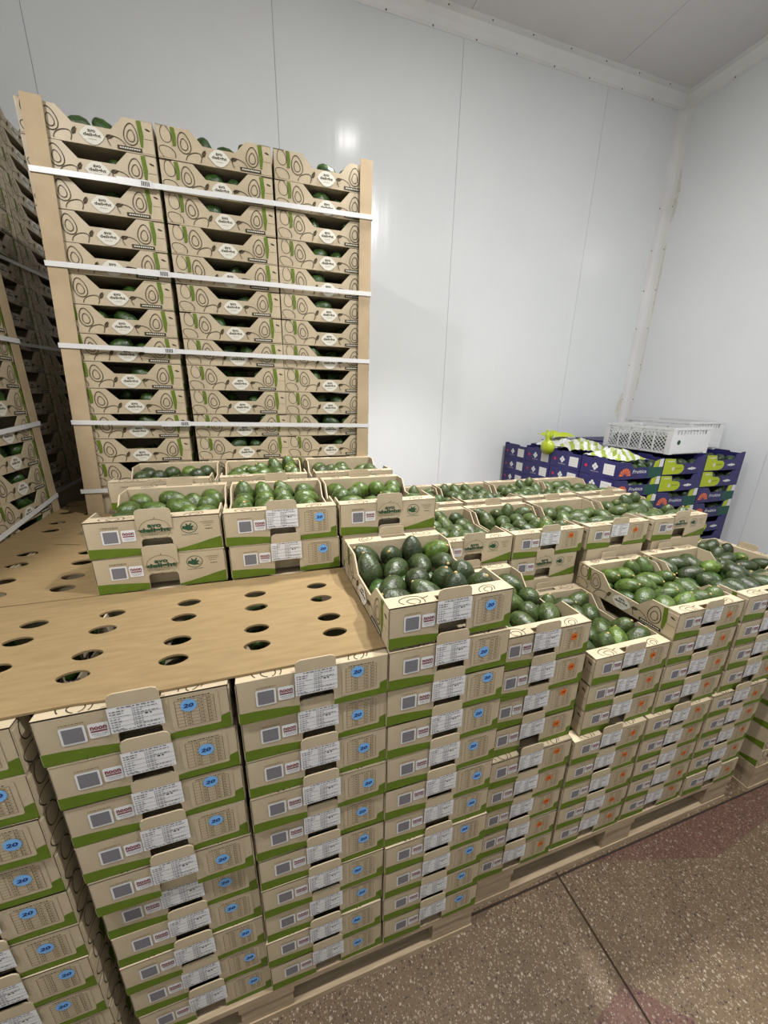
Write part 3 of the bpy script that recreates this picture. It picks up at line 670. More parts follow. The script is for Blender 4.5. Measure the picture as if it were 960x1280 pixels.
# second and third rows on the sheets
r2 = [(0.402, '20'), (0.722, '20'), (1.04, '20')]
for i, (x, _) in enumerate(r2):
    for l in range(2):
        kind = ('brand', '20', 'brand')[i]
        if i == 2 and l == 0: kind = '20'
        nm = ('printed front crate without count sticker', 'crate with blue 20 sticker', 'crate')[i]
        lb = (('lower printed crate resting on the sheet, under the open printed crate at left', 'open printed crate, upper of two on the cardboard sheet, beside the strapped tower'),
              ('lower blue 20 sticker crate resting on the sheet, middle of the second row', 'open crate with blue 20 sticker, upper of two, middle of the second row'),
              ('crate hidden under the printed open crate right of the second row', 'open printed crate in second row behind the dark avocados crate'))[i][l]
        o = crate((x + (0.006 if l == 0 else 0), 0.42 + D / 2 + 0.002 * l, ZT + 0.0055 + HS * l), (0.02 if i == 0 else 0.0) if l else 0, kind, lb, 'crates on the cardboard sheets')
        o.scale = (1.04, 1.0, 1.0)
        if l == 1:
            fill(o.location, o.rotation_euler.z, (1, 0, 2)[i], i == 1, 'green', ('in printed open crate nearest strapped tower', 'in middle crate of second row', 'in printed open crate above dark avocados')[i], 'avocados in second row crates')
    CORE.append((x - W / 2, x + W / 2, 0.42, 0.81, ZP, ZT - 0.002))
r3 = [0.335, 0.683, 1.03]
for i, x in enumerate(r3):
    o = crate((x, 0.826 + D / 2, ZT + 0.020 + HS), 0.0, 'side', ('open crate of dark avocados in third row, directly before the tower', 'open crate of bright avocados in third row, middle one before the tower', 'open crate in third row before the tower, beside the bare wall')[i], 'crates on the cardboard sheets', None)
    o.scale = (1.07, 0.98, 1.0)
    fill(o.location, 0, (2, 4, 1)[i], i == 2, ('dark', 'green', 'mid')[i], ('in first third-row crate before tower', 'in middle third-row crate before tower', 'in last third-row crate before tower')[i], 'avocados in third row crates')
    CORE.append((x - W / 2, x + W / 2, 0.826, 1.21, ZP, ZT + 0.018 + HS))
fill(P1OPEN.location, 0.02, 3, False, 'dark', 'in open crate beside cardboard sheet', 'avocados in the crate beside the sheet')
# stacks with orange stickers
p2 = {4: (9, 0.0998, 1.358, 0.0), 5: (8, 0.0952, 1.667, 0.033), 6: (9, 0.0952, 1.974, 0.029), 7: (9, 0.0960, 2.280, 0.037)}
d2 = {4: 'first orange sticker stack from left', 5: 'second orange sticker stack, lowest one', 6: 'third orange sticker stack from left', 7: 'fourth orange sticker stack, at photo edge'}
for c, (n, st, x, dx) in p2.items():
    for k in range(n):
        o = crate((x + (dx if k >= 5 else 0) + jit(0.0015), 0.041 + D / 2 + jit(0.003) + (0.012 if k >= 5 else 0), ZP2 + st * k), jit(0.005), '18',
                  f'kraft avocado crate, {ORD[n - 1 - k]} from top in {d2[c]}', 'crates with orange stickers')
        o.scale.z = st / HS
    fill((x + dx, 0.053 + D / 2, ZP2 + st * (n - 1)), 0, (1, 3, 0, 2)[c - 4], c in (5, 7), ('mid', 'mid', 'green', 'dark')[c - 4],
         ('in first open orange sticker crate', 'in lowest open orange sticker crate', 'in third open orange sticker crate', 'in fourth open orange sticker crate')[c - 4], 'avocados in the orange sticker crates')
ZR2 = 1.036
for i, (x, kind, lb) in enumerate([(1.372, 'brand', 'open printed crate in second row, beside the stack of dark avocados'), (1.700, '18', 'open orange sticker crate in second row, above a printed crate'),
                                   (2.045, '18', 'open orange sticker crate in second row, third along'), (2.395, 'brand', 'open printed crate ending the second row, nearest the navy boxes')]):
    o = crate((x, 0.458 + D / 2, ZR2), 0, kind, lb, 'second row crates behind orange stickers'); o.scale.x = 1.08
    fill(o.location, 0, (0, 3, 1, 4)[i], i % 2 == 0, 'mid', ('in second-row printed crate beside dark avocados', 'in second-row crate above a printed crate', 'in orange sticker second-row crate, third along', 'in printed crate nearest navy boxes')[i], 'avocados in second row behind orange stickers')
    z = ZR2
    if i == 1:
        z -= 0.0982
        o = crate((x - 0.01, 0.458 + D / 2, z), 0, 'brand', 'lower printed crate in second row, just above the lowest open crate', 'second row crates behind orange stickers'); o.scale.x = 1.04
    CORE.append((x - 0.148, x + 0.148, 0.458, 0.85, ZP2, z - 0.002))
for i, x in enumerate((1.408, 1.743, 2.078, 2.418)):
    o = crate((x, 0.888 + D / 2, ZR2 + 0.003), 0, 'side', ('open crate in third row, first one along the bare wall', 'open crate in third row, second one along the bare wall', 'open crate in third row, third one along the bare wall', 'open crate in third row touching the navy fruit boxes')[i], 'third row crates along the wall', None); o.scale.x = 1.08
    fill(o.location, 0, (3, 0, 4, 2)[i], i % 2 == 1, 'mid', ('in first wall-side third-row crate', 'in second wall-side third-row crate', 'in third wall-side third-row crate', 'in third-row crate touching navy boxes')[i], 'avocados in the wall-side third row')
    CORE.append((x - 0.148, x + 0.148, 0.888, 1.28, ZP2, ZR2 + 0.001))
# third pallet: long sides face the aisle
for j in range(2):
    for k in range(8):
        y = 0.034 + W / 2 + j * 0.30
        if j == 0 or k == 7:
            o = crate((2.567 + D / 2, y, ZP2 + 0.0968 * k), PI / 2, 'side', (f'crate with avocado drawings, {ORD[7 - k]} from top, last stack past the orange stickers' if j == 0 else 'open crate behind the last stack past the orange stickers'), 'crates of the last pallet')
    fill((2.567 + D / 2, y, ZP2 + 0.0968 * 7), PI / 2, (0, 3)[j], False, 'dark', ('in last stack past orange stickers', 'in crate behind last stack')[j], 'avocados of the last pallet')
CORE.append((2.567, 2.957, 0.334, 0.629, ZP2, ZP2 + 0.0968 * 7 - 0.002))

# the tall strapped tower: long sides face the room
TZ = 2.45 - 0.029
TH = 0.0995
tower_avos = []
for c in range(3):
    for k in range(13):
        z = TZ - TH * k
        sh = (-0.016, 0.002, -0.010)[c] * k / 11
        x = 0.2 + 0.4 * c + sh + (0.0, 0.002, 0.004)[c]
        o = crate((x, 1.222 + W / 2 + jit(0.002), z), PI / 2 + jit(0.004), 'side', f'crate with avocado drawings, {ORD[k]} from top, {("column nearest the dark gap", "middle column", "column nearest the bare wall")[c]} of strapped tower', 'crates of the strapped tower')
        tower_avos.append(((x, 1.222 + W / 2, z), PI / 2, (c * 3 + k) % 5, k % 2 == 0))
    zb = TZ - TH * 12 - 0.003
    CORE.append((0.005 + 0.4 * c, 0.395 + 0.4 * c, 1.224, 1.51, ZP, zb))
    for j in (1, 2):
        for k in range(24): CORE.append((0.004 + 0.4 * c, 0.396 + 0.4 * c, 1.524 + 0.385 * (j - 1), 1.524 + 0.385 * j - 0.005, TZ + H - TH * (k + 1) + 0.003, TZ + H - TH * k))
# tower beside the sheets (near) and the one in the dark gap (far): long sides face right
LX = -0.205
near_avos = []
def zl(k): return ZP + HS * k
for j, ks in ((0, range(9, 22)), (1, range(8, 15))):
    for k in ks:
        y = 1.318 - D / 2 - 0.398 * j
        crate((LX - W / 2, y, zl(k) + 0.02), PI + jit(0.004), 'side', f'crate with avocado drawings, {ORD[k - 8]} visible layer, {("far", "near")[j]} column of tower at photo edge', 'crates of the tower at the photo edge')
        near_avos.append(((LX - W / 2, y, zl(k) + 0.02), PI, (k + j) % 5, k % 2 == 0))
CORE += [(LX - W, LX, 0.93, 1.318, 0, zl(9) + 0.018), (LX - W, LX, 0.53, 0.918, 0, zl(8) + 0.018), (LX - W, LX, 0.53, 0.918, zl(15) + 0.02, zl(22) + 0.02), (LX - W, LX, 0.13, 0.52, 0, zl(22))]
for k in range(22): CORE.append((LX - 2 * W - 0.005, LX - W - 0.005, 0.13, 1.318, zl(k), zl(k) + 0.0955))
GX = -0.35
for j in range(2):
    for k in range(10, 28):
        y = 1.495 + D / 2 + 0.398 * j
        crate((GX - W / 2, y, zl(k)), PI + jit(0.004), 'side', f'shaded crate in the dark gap, {ORD[27 - k] if k > 14 else "low " + ORD[k - 10]} {"from top" if k > 14 else "layer"}, {("near", "far")[j]} column', 'crates in the dark gap')
CORE.append((GX - W, GX, 1.495, 2.285, 0, zl(10) - 0.002))
for k in range(28): CORE.append((GX - 2 * W - 0.005, GX - W - 0.005, 1.495, 2.285, zl(k), zl(k) + 0.0955))
# stack under the rear sheet
for a in ((LX + 0.01, -0.06, 0.42, 1.42), (-0.055, 0.24, 0.42, 1.19), (LX + 0.01, -0.065, 0.03, 0.41)):   # open boxes: low filling with rims
    CORE.append((*a, ZP, ZT - 0.075))
    for b in ((a[0], a[0] + 0.006, a[2], a[3]), (a[1] - 0.006, a[1], a[2], a[3]), (a[0] + 0.007, a[1] - 0.007, a[2], a[2] + 0.006), (a[0] + 0.007, a[1] - 0.007, a[3] - 0.006, a[3])): CORE.append((*b, ZT - 0.074, ZT - 0.002))
mb = MB()
for a in CORE: mb.box(*a, 'kraft')
core = mb.build('inner_crates'); core['kind'] = 'stuff'
tag(core, 'closed kraft crates stacked deep inside the pallets behind the visible ones', 'crates')

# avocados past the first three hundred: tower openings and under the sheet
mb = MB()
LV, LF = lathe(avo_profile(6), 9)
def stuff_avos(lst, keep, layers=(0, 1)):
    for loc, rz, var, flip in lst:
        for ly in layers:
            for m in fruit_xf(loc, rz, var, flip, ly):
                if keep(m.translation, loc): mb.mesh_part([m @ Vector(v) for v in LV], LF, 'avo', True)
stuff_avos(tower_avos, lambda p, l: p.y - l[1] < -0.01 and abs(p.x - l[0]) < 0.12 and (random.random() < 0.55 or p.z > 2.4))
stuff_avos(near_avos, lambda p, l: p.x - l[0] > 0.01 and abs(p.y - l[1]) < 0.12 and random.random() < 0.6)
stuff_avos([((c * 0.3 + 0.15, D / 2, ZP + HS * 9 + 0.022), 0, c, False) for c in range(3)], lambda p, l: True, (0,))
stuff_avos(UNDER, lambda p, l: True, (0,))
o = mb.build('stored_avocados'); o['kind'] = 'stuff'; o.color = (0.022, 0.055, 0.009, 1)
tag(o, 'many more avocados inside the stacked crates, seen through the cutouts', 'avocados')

# ------------------------------------------------------------------ cardboard sheets with eye-shaped holes
def holed_sheet(name, outline, holes, z, t):
    cu = bpy.data.curves.new(name, 'CURVE'); cu.dimensions = '2D'; cu.fill_mode = 'BOTH'; cu.extrude = t / 2
    def spl(p):
        s = cu.splines.new('POLY'); s.points.add(len(p) - 1); s.use_cyclic_u = True
        for q, (x, y) in zip(s.points, p): q.co = (x, y, 0, 1)
    spl(outline)
    for hx, hy, an, L, *wd in holes:
        hw = wd[0] if wd else 0.0165
        ca, sa = math.cos(an), math.sin(an); p = []
        for k in range(18):
            a = 2 * PI * k / 18; x = L / 2 * math.cos(a); y = hw * math.copysign(abs(math.sin(a)) ** 1.25, math.sin(a))
            p.append((hx + x * ca - y * sa, hy + x * sa + y * ca))
        spl(p)
    o = bpy.data.objects.new(name, cu); COL.objects.link(o)
    dg = bpy.context.evaluated_depsgraph_get(); dg.update()
    me = bpy.data.meshes.new_from_object(o.evaluated_get(dg)); bpy.data.objects.remove(o); bpy.data.curves.remove(cu)
    me.materials.clear(); me.materials.append(M['sheet'])
    for p in me.polygons: p.material_index = 0
    r = link(name, me, None, (0, 0, z + t / 2)); return r
hs = [(x, y, 0.0, 0.052) for x in (0.01, 0.168, 0.316, 0.478, 0.639, 0.798) for y in (0.094, 0.160, 0.249, 0.316)]
hs = [(x + 0.045 * (0.3 - y) * 0.6 + jit(0.003), y + jit(0.003), -0.05, 0.055) for x, y, _, _ in hs]
o = holed_sheet('cardboard_sheet', [(-0.06, 0.016), (0.35, 0.021), (0.42, 0.013), (0.899, 0.015), (0.888, 0.412), (0.5, 0.414), (0.12, 0.417), (-0.06, 0.417)], hs, ZT + 0.0004, 0.0045)
tag(o, 'tan cardboard sheet with rows of eye-shaped holes, covering the front stacks', 'cardboard sheet')
h2 = [(-0.163, 1.375), (-0.145, 1.263), (-0.119, 1.118), (-0.1, 1.018), (-0.062, 0.784), (-0.047, 0.693), (-0.022, 0.578), (0.0, 0.49), (0.115, 0.75), (0.13, 0.664), (0.145, 0.562), (0.149, 0.49)]
o = holed_sheet('cardboard_sheet', [(-0.198, 0.423), (0.30, 0.42), (0.30, 0.80), (0.18, 0.82), (0.10, 1.19), (-0.062, 1.205), (-0.062, 1.46), (-0.198, 1.46)], [(x, y, -0.12, 0.060, 0.0205) for x, y in h2] + [(0.02, 0.842, -0.27, 0.10, 0.004)], ZT + 0.0004, 0.0045)
tag(o, 'tan cardboard sheet lying behind the front one, beside the tower at the photo edge', 'cardboard sheet')

# ------------------------------------------------------------------ corner boards and straps
def corner_board(p_top, p_bot, leg_x, leg_y, label):
    """L-shaped board; p = outer corner at top and bottom; legs run +-x and +-y from it"""
    mb = MB(); t = 0.004
    def ring(p):
        x, y, z = p; sx = math.copysign(1, leg_x); sy = math.copysign(1, leg_y)
        return [(x, y, z), (x + leg_x, y, z), (x + leg_x, y + sy * t, z), (x + sx * t, y + sy * t, z), (x + sx * t, y + leg_y, z), (x, y + leg_y, z)]
    a, b = ring(p_bot), ring(p_top); n = 6
    mb.mesh_part(a + b, [(0, 1, 2, 3), (0, 3, 4, 5), (6, 9, 8, 7), (6, 11, 10, 9)] + [(i, (i + 1) % n, n + (i + 1) % n, n + i) for i in range(n)], 'corner_board')
    o = mb.build('corner_board'); tag(o, label, 'corner board', 'corner boards'); return o
corner_board((0.026, 1.208, 2.525), (-0.05, 1.208, 1.04), 0.060, 0.05, 'kraft corner board along the dark gap edge of the strapped tower')
corner_board((1.203, 1.208, 2.535), (1.175, 1.208, 1.04), -0.052, 0.05, 'kraft corner board along the bare wall edge of the strapped tower')
corner_board((LX + 0.010, 1.334, 2.26), (LX + 0.010, 1.334, 0.9), -0.05, -0.05, 'kraft corner board on the tower at the photo edge')
corner_board((GX + 0.010, 1.481, 2.50), (GX + 0.006, 1.481, 0.9), -0.05, 0.055, 'kraft corner board on the shaded tower in the dark gap')
def strap(path, w, label, group, buckle=None):
    mb = MB()
    for (a, b) in zip(path, path[1:]):
        dx, dy = b[0] - a[0], b[1] - a[1]; l = math.hypot(dx, dy); nx, ny = -dy / l * 0.0012, dx / l * 0.0012
        v = []
        for (x, y, z) in (a, b):
            for sgn in (-1, 1):
                v += [(x + sgn * nx, y + sgn * ny, z - w / 2), (x + sgn * nx, y + sgn * ny, z + w / 2)]
        mb.mesh_part(v, [(0, 1, 5, 4), (2, 6, 7, 3), (0, 2, 3, 1), (4, 5, 7, 6), (1, 3, 7, 5), (0, 4, 6, 2)], 'strap')
    o = mb.build('strap'); tag(o, label, 'strap', group)
    if buckle:
        bx, by, bz = buckle; m2 = MB(); m2.box(bx - 0.055, bx + 0.055, by - 0.0035, by - 0.0015, bz - 0.011, bz + 0.011, 'strap')
        m2.box(bx + 0.020, bx + 0.05, by - 0.0055, by - 0.0035, bz - 0.011, bz + 0.011, 'metal_grey')
        for k in range(5): m2.rect(bx + 0.022 + k * 0.0055, bx + 0.025 + k * 0.0055, bz - 0.007, bz + 0.007, lambda u, v, d: (u, by - d, v), 0.0062, 'ink')
        b = m2.build('buckle', o); b['label'] = 'crimped grey clip joining the strap ends'
    return o
TS = [(2.32, 2.337, 0.20, 0.26), (2.044, 2.047, 0.22, 0.24), (1.775, 1.766, 0.20, 0.22), (1.493, 1.472, 0.22, 0.22)]
for k, (za, zb, bx, _) in enumerate(TS):
    xa = -0.05 + 0.076 * (za - 1.04) / 1.485 - 0.0035; xb = 1.175 + 0.028 * (zb - 1.04) / 1.495 + 0.0035; y = 1.2045
    zm = za + (zb - za) * (bx + 0.15 - xa) / (xb - xa)
    strap([(xa, 1.26, za), (xa, y, za), (xb, y, zb), (xb, 1.26, zb)], 0.017, f'white strap around the tall tower, {ORD[k]} from top', 'straps of the tall tower', (bx + 0.12, y, zm))
strap([(-0.052, 1.26, 1.212), (-0.052, 1.2045, 1.212), (0.15, 1.2045, 1.212)], 0.017, 'white strap low on the tall tower, above the rear cardboard sheet', 'straps of the tall tower')
for k, (z0, z1) in enumerate(((2.155, 2.16), (1.787, 1.794), (1.463, 1.482), (1.125, 1.175))):
    ys, zs = (0.13, z0 - (z1 - z0) * 2) if k < 3 else (0.84, 1.121)
    strap([(LX + 0.0135, ys, zs), (LX + 0.0135, 1.3375, z1), (LX - 0.05, 1.3375, z1)], 0.017, f'white strap on the tower at the photo edge, {ORD[k]} from top', 'straps of the tower at the photo edge')
for k, (z0, z1) in enumerate(((2.155, 2.19), (1.808, 1.832), (1.115, 1.13))):
    strap([(GX - 0.05, 1.4775, z0), (GX + 0.0135, 1.4775, z0), (GX + 0.0135, 2.285, z1)], 0.015, f'shaded strap crossing the dark gap, {ORD[k]} from top', 'straps in the dark gap')

# ------------------------------------------------------------------ navy fruit boxes in the corner
FW, FD, FH = 0.378, 0.284, 0.110
def G_front(u, v, d): return (u - FW / 2, -FD / 2 - d, v)
def G_rear(u, v, d): return (FW / 2 - u, FD / 2 + d, v)
def G_left(u, v, d): return (-FW / 2 - d, FD / 2 - u, v)
def G_right(u, v, d): return (FW / 2 + d, -FD / 2 + u, v)
def f_long(F):
    mb = MB(); mb.prism([(0, 0), (FW, 0), (FW, FH + 0.012), (FW - 0.03, FH + 0.012), (FW - 0.05, FH), (FW - 0.085, FH - 0.004), (FW - 0.10, 0.072), (0.12, 0.070), (0.10, FH - 0.006), (0, FH)], F, -0.004, 0, 'navy'); return mb.mesh('long_panel')
def f_short(F):
    mb = MB(); mb.prism([(0.004, 0), (FD - 0.004, 0), (FD - 0.004, FH), (0.20, FH), (0.19, FH + 0.010), (0.10, FH + 0.010), (0.09, FH), (0.004, FH)], F, -0.004, 0, 'navy'); return mb.mesh('short_panel')
def f_print_slice():
    mb = MB(); F = G_front; d = 0.0006
    c = (0.065, 0.020)
    for k in range(7):
        a0 = PI * (k + 0.10) / 7; a1 = PI * (k + 0.90) / 7
        mb.poly([(c[0] + 0.010 * math.cos((a0 + a1) / 2), c[1] + 0.010 * math.sin((a0 + a1) / 2))] + [(c[0] + 0.047 * math.cos(a0 + (a1 - a0) * t / 3), c[1] + 0.050 * math.sin(a0 + (a1 - a0) * t / 3)) for t in range(4)], F, d, 'fruitorange')
    mb.text('Fruitica', 0.185, 0.047, 0.022, lambda u, v, e: F(u + 0.15 * (v - 0.047), v, e), d, 'white', 0.01, 0.115)
    mb.poly([(0.262, 0.004), (FW - 0.004, 0.004), (FW - 0.004, 0.070), (0.252, 0.070)], F, d, 'teal')
    mb.poly([(0.292, 0.070), (0.335, 0.070), (0.340, FH + 0.010), (0.300, FH - 0.002)], F, d, 'lime')
    mb.poly([(0.338, 0.070), (FW - 0.003, 0.070), (FW - 0.003, FH + 0.011), (0.343, FH + 0.010)], F, d, 'white')
    return mb.mesh('front_print')
def f_print_lime():
    mb = MB(); F = G_front; d = 0.0006
    mb.poly([(0.004, 0.004), (0.150, 0.004), (0.178, 0.014), (0.190, 0.034), (0.186, 0.052), (0.165, 0.066), (0.11, 0.069), (0.095, FH - 0.006), (0.05, FH - 0.004), (0.004, FH - 0.002)], F, d, 'lime')
    mb.disc(0.09, 0.040, 0.013, F, d + 0.0004, 'badge'); dashes(mb, 0.108, 0.165, 0.038, F, d + 0.0004, 'green', 0.005, 0.008)
    dashes(mb, 0.03, 0.09, 0.085, F, d + 0.0004, 'white', 0.008, 0.012)
    c = (0.262, 0.036)
    for sx in (-1, 1): mb.poly([(c[0], c[1] - 0.004), (c[0] + sx * 0.020, c[1] - 0.008), (c[0] + sx * 0.042, c[1]), (c[0] + sx * 0.020, c[1] + 0.007), (c[0], c[1] + 0.004)][::sx], F, d, 'white')
    mb.disc(c[0], c[1], 0.011, F, d + 0.0003, 'white', 8)
    return mb.mesh('front_print')
def f_print_side():
    mb = MB(); F = G_left; d = 0.0006
    mb.rect(0.182, 0.262, 0.022, 0.088, F, d, 'white')
    for k in range(3): dashes(mb, 0.190, 0.252, 0.034 + k * 0.017, F, d + 0.0004, 'badge', 0.005, 0.009)
    c = (0.115, 0.058)
    for a in range(4):
        an = PI / 2 * a; mb.disc(c[0] + 0.013 * math.cos(an), c[1] + 0.013 * math.sin(an), 0.0105, F, d, 'white', 10)
    dashes(mb, 0.082, 0.148, 0.024, F, d, 'badge', 0.003, 0.01)
    mb.disc(0.042, 0.055, 0.011, F, d, 'red', 12)
    return mb.mesh('side_print')
mb = MB(); mb.box(-FW / 2 + 0.004, FW / 2 - 0.004, -FD / 2 + 0.004, FD / 2 - 0.004, 0, 0.004, 'navy'); FB = mb.mesh('base_panel')
FM = dict(lf=f_long(G_front), lr=f_long(G_rear), sl=f_short(G_left), sr=f_short(G_right), slice=f_print_slice(), lime=f_print_lime(), side=f_print_side())
def fruit_box(loc, rz, kind, label):
    t = thing('fruit_box', label, 'fruit box', loc, rz, 'navy fruit boxes')
    link('base_panel', FB, t)
    f = link('long_panel', FM['lf'], t); link('front_print', FM[kind], f)
    link('long_panel', FM['lr'], t)
    s = link('short_panel', FM['sl'], t); link('side_print', FM['side'], s); link('short_panel', FM['sr'], t)
    return t
FC = []; FA = []
fx = [2.745 + FW / 2, 3.128 + FW / 2, 3.511 + FW / 2]
kinds = [['slice'] * 6, ['lime', 'lime', 'slice', 'slice', 'slice', 'slice'], ['lime', 'lime', 'slice', 'slice', 'lime', 'lime']]
ZF = [1.250, 1.262, 1.272]
for c in range(3):
    for k in range(6):
        z = ZF[c] - 0.1125 * (k + 1)
        fruit_box((fx[c], 1.105 + FD / 2, z), jit(0.006), kinds[c][k], f'navy fruit box, {ORD[k]} from top, {("column nearest the avocados", "middle column", "column nearest the wall corner")[c]} facing the aisle')
        if k < 4: FA.append(((fx[c], 1.105 + FD / 2, z), PI / 2, (c + k) % 5, k % 2 == 0))
    FC.append((fx[c] - FW / 2, fx[c] + FW / 2, 1.108, 1.385, 0.13, ZF[c] - 0.1125 * 6 - 0.003))
for r in range(1, 4):
    for k in range(3):
        z = 1.250 - 0.1125 * (k + 1) + (0.0, 0.0, -0.012, -0.02)[r]
        fruit_box((fx[0], 1.105 + FD / 2 + 0.289 * r, z), jit(0.01), 'slice', f'navy fruit box with white square label, {ORD[k]} from top, {("", "second", "third", "farthest")[r]} along the side row')
    FC.append((fx[0] - FW / 2, fx[0] + FW / 2, 1.108 + 0.289 * r, 1.385 + 0.289 * r, 0.13, 1.250 - 0.1125 * 3 - 0.024))
    for c in (1, 2): FC.append((fx[c] - FW / 2, fx[c] + FW / 2, 1.108 + 0.289 * r, 1.385 + 0.289 * r, 0.13, ZF[c] - 0.004))
mb = MB()
for a in FC: mb.box(*a, 'navy')
o = mb.build('inner_fruit_boxes'); o['kind'] = 'stuff'; tag(o, 'navy fruit boxes stacked behind and below the visible ones', 'fruit boxes')
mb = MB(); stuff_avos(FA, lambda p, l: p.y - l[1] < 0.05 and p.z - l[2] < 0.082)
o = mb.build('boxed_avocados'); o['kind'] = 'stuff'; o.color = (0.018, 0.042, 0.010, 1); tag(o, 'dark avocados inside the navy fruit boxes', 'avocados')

# crumpled liners and lime bags on the navy boxes
def liner_mat(name, base, stripe, scale, rot):
    m, nt, b = new_mat(name); L = nt.links.new
    tc = nt.nodes.new('ShaderNodeTexCoord'); mp = nt.nodes.new('ShaderNodeMapping'); mp.inputs['Rotation'].default_value = (0, 0, rot)
    wv = nt.nodes.new('ShaderNodeTexWave'); wv.inputs['Scale'].default_value = scale; wv.inputs['Distortion'].default_value = 1.5
    rp = nt.nodes.new('ShaderNodeValToRGB'); rp.color_ramp.elements[0].position = 0.55; rp.color_ramp.elements[0].color = (*base, 1); rp.color_ramp.elements[1].position = 0.62; rp.color_ramp.elements[1].color = (*stripe, 1)
    L(tc.outputs['Object'], mp.inputs['Vector']); L(mp.outputs['Vector'], wv.inputs['Vector']); L(wv.outputs['Fac'], rp.inputs['Fac']); L(rp.outputs['Color'], b.inputs['Base Color'])
    b.inputs['Roughness'].default_value = 0.35
    return m
M['liner'] = liner_mat('striped_liner', (0.44, 0.45, 0.42), (0.22, 0.28, 0.04), 6.0, 0.6)
M['liner_plain'] = plain('white_film', (0.55, 0.56, 0.56), 0.3, 0.5)
M['lime_bag'] = plain('lime_bag', (0.30, 0.38, 0.015), 0.3, 0.5)
M['yellow_bag'] = plain('yellow_bag', (0.48, 0.58, 0.012), 0.3, 0.5)
def crumple(name, x0, x1, y0, y1, z, amp, mat, label, cat, seed, droop=0.0):
    rnd = random.Random(seed); nx, ny = 14, 14; mb = MB()
    ph = [(rnd.uniform(8, 34), rnd.uniform(8, 34), rnd.uniform(0, 6)) for _ in range(6)]
    V = []
    for side in (0, 1):
        for j in range(ny + 1):
            for i in range(nx + 1):
                u, v = i / nx, j / ny
                x = x0 + (x1 - x0) * u + 0.012 * math.sin(9 * v + seed); y = y0 + (y1 - y0) * v + 0.012 * math.sin(8 * u + seed)
                h = sum(abs(math.sin(a * u * 0.5 + b * v * 0.5 + c)) for a, b, c in ph) / 6
                ed = min(u, 1 - u, v, 1 - v) * 4
                V.append((x, y, z + amp * h * (0.35 + 0.65 * min(1, ed)) - droop * max(0, 0.35 - v) - (0.0016 if side else 0)))
    n = (nx + 1) * (ny + 1); F = []
    for j in range(ny):
        for i in range(nx):
            a = j * (nx + 1) + i; q = (a, a + 1, a + nx + 2, a + nx + 1); F.append(q); F.append(tuple(k + n for k in q[::-1]))
    rim = [i for i in range(nx + 1)] + [j * (nx + 1) + nx for j in range(1, ny + 1)] + [ny * (nx + 1) + i for i in range(nx - 1, -1, -1)] + [j * (nx + 1) for j in range(ny - 1, 0, -1)]
    for a, b in zip(rim, rim[1:] + rim[:1]): F.append((a, a + n, b + n, b))
    mb.mesh_part(V, F, mat, False); o = mb.build(name); return tag(o, label, cat, 'packing film on the navy boxes')
crumple('striped_liner', 2.79, 3.02, 1.13, 1.42, 1.235, 0.085, 'liner', 'white liner with lime stripes spilling over the corner navy box', 'liner', 3)
crumple('striped_liner', 2.80, 3.04, 1.44, 1.72, 1.245, 0.115, 'liner', 'white liner with lime stripes bunched behind, near the white plastic crate', 'liner', 8)
crumple('white_film', 2.80, 3.10, 1.70, 1.98, 1.240, 0.085, 'liner_plain', 'crumpled white film between the lime bag and striped liner', 'film', 5)
crumple('yellow_bag', 2.86, 3.08, 1.80, 2.02, 1.320, 0.045, 'yellow_bag', 'bright yellow-green bag lying on the white film', 'bag', 6)
mb = MB()   # lime bag with two knotted ears hanging on the side row
v, f = lathe([(0, -0.055), (0.03, -0.05), (0.052, -0.02), (0.055, 0.012), (0.04, 0.04), (0.022, 0.055), (0.030, 0.085), (0.020, 0.100), (0, 0.098)], 14)
mb.mesh_part([(x * 0.7 * (1 + 0.12 * math.sin(5 * math.atan2(y, x) + z * 50)), y * 1.1 * (1 + 0.12 * math.sin(4 * math.atan2(y, x))), z) for x, y, z in v], f, 'lime_bag', True)
for s in (-1, 1): mb.mesh_part([(x * 0.25, y * 0.28 + s * 0.022, 0.085 + z * 0.45) for x, y, z in v], f, 'lime_bag', True)
o = mb.build('lime_bag', None, (2.735, 1.72, 1.262)); tag(o, 'lime green tied bag hanging over the edge of the navy side row', 'bag')

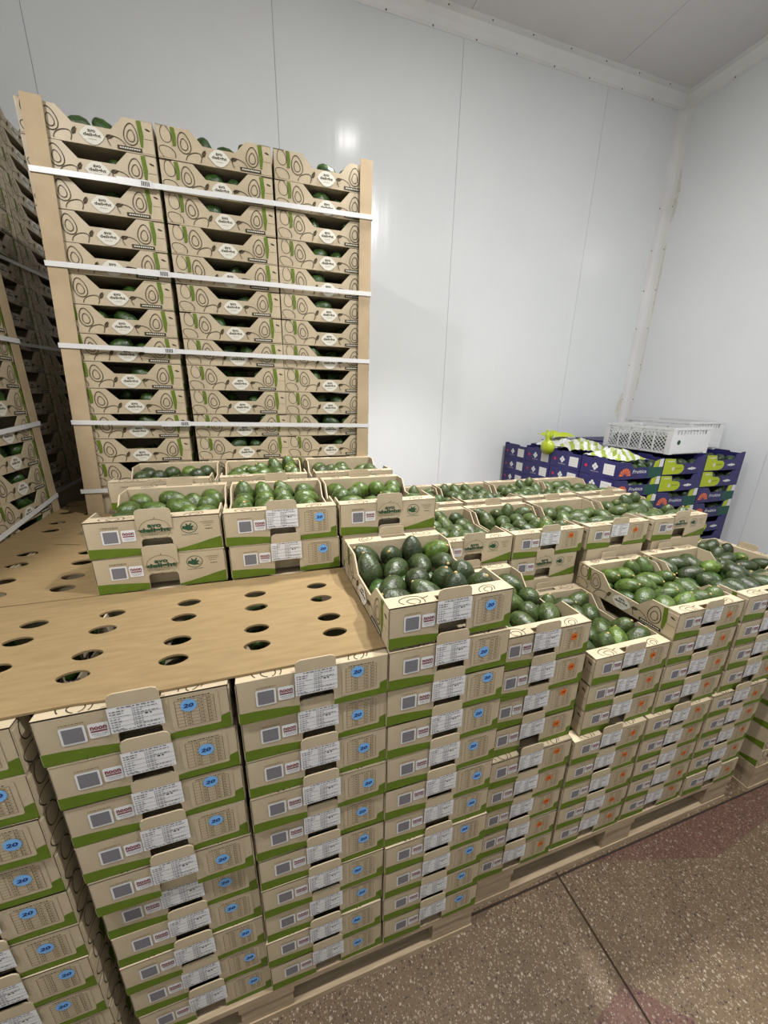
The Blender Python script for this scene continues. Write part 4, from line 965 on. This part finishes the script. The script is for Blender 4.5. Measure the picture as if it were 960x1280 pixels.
# ------------------------------------------------------------------ white perforated plastic crates
M['plastic'] = plain('white_plastic', (0.66, 0.67, 0.68), 0.35, 0.5)
M['plastic'].node_tree.nodes['Principled BSDF'].inputs['Subsurface Weight'].default_value = 0.0
def plastic_crate(loc, rz, wx, wy, h, label):
    t = thing('plastic_crate', label, 'plastic crate', loc, rz, 'white plastic crates')
    mb = MB()
    for x0, x1, y0, y1 in ((-wx / 2, wx / 2, -wy / 2, -wy / 2 + 0.018), (-wx / 2, wx / 2, wy / 2 - 0.018, wy / 2), (-wx / 2, -wx / 2 + 0.018, -wy / 2 + 0.018, wy / 2 - 0.018), (wx / 2 - 0.018, wx / 2, -wy / 2 + 0.018, wy / 2 - 0.018)):
        mb.box(x0, x1, y0, y1, h - 0.016, h, 'plastic')
    mb.build('rim', t)
    for sx in (-1, 1):
        for sy in (-1, 1):
            mb = MB(); x = sx * (wx / 2 - 0.018); y = sy * (wy / 2 - 0.018)
            mb.box(x - 0.016, x + 0.016, y - 0.016, y + 0.016, 0, h - 0.016, 'plastic'); mb.build('corner_post', t)
    mb = MB(); mb.box(-wx / 2 + 0.01, wx / 2 - 0.01, -wy / 2 + 0.01, wy / 2 - 0.01, 0.0, 0.006, 'plastic'); mb.build('base_panel', t)
    def lattice(F, L, name):
        mb = MB(); a, b, c, e = 0.034, L - 0.034, 0.012, h - 0.030
        w = 0.0034
        def bar(p, q):
            dx, dy = q[0] - p[0], q[1] - p[1]; l = math.hypot(dx, dy); nx, ny = -dy / l * w / 2, dx / l * w / 2
            mb.prism([(p[0] - nx, p[1] - ny), (q[0] - nx, q[1] - ny), (q[0] + nx, q[1] + ny), (p[0] + nx, p[1] + ny)], F, -0.003, 0.0, 'plastic')
        s = 0.026; hh = e - c; n = int((b - a + hh) / s)
        for k in range(n + 1):
            for sg in (1, -1):
                x0 = a - hh + k * s; p, q = (x0, c), (x0 + hh, e)
                if p[0] < a: p = (a, c + (a - x0))
                if q[0] > b: q = (b, c + (b - x0))
                if p[0] >= b or q[0] <= a or q[0] - p[0] < 0.004: continue
                if sg == -1: p, q = (a + b - p[0], p[1]), (a + b - q[0], q[1])
                bar(p, q)
        o = mb.build(name, t); o['kind'] = 'stuff'
        m2 = MB()
        for k in range(6): u = a + (b - a) * k / 5; m2.prism([(u - 0.005, 0.006), (u + 0.005, 0.006), (u + 0.005, h - 0.016), (u - 0.005, h - 0.016)], F, -0.004, 0.001, 'plastic')
        m2.prism([(0.03, h - 0.032), (L - 0.03, h - 0.032), (L - 0.03, h - 0.024), (0.03, h - 0.024)], F, -0.004, 0.001, 'plastic')
        m2.prism([(0.03, 0.004), (L - 0.03, 0.004), (L - 0.03, 0.014), (0.03, 0.014)], F, -0.004, 0.001, 'plastic')
        m2.build('side_ribs', t)['kind'] = 'stuff'
    lattice(lambda u, v, d: (-wx / 2 - d + 0.004, wy / 2 - u, v), wy, 'side_lattice'); lattice(lambda u, v, d: (wx / 2 + d - 0.004, -wy / 2 + u, v), wy, 'side_lattice')
    for sy, nm in ((-1, 'end_panel'), (1, 'end_panel')):
        mb = MB(); y = sy * (wy / 2 - 0.006)
        mb.box(-wx / 2 + 0.03, wx / 2 - 0.03, y - 0.002, y + 0.002, 0.006, h - 0.045, 'plastic'); 
        for k in range(11):
            x = -wx / 2 + 0.04 + (wx - 0.08) * k / 10; mb.box(x - 0.006, x + 0.006, y - 0.002, y + 0.002, h - 0.045, h - 0.016, 'plastic')
        p = mb.build(nm, t)
        if sy == -1:
            m2 = MB(); m2.disc(-wx / 2 + 0.075, h * 0.45, 0.016, lambda u, v, d: (u, y - d, v), 0.0028, 'darkgreen', 12); l = m2.build('round_logo', p); l['label'] = 'small round green mark'
plastic_crate((3.385, 1.405, 1.274), 0.02, 0.37, 0.51, 0.172, 'white perforated plastic crate on navy boxes, nearer one')
plastic_crate((3.835, 1.62, 1.276), -0.03, 0.36, 0.54, 0.192, 'white perforated plastic crate on navy boxes, nearer the wall corner')

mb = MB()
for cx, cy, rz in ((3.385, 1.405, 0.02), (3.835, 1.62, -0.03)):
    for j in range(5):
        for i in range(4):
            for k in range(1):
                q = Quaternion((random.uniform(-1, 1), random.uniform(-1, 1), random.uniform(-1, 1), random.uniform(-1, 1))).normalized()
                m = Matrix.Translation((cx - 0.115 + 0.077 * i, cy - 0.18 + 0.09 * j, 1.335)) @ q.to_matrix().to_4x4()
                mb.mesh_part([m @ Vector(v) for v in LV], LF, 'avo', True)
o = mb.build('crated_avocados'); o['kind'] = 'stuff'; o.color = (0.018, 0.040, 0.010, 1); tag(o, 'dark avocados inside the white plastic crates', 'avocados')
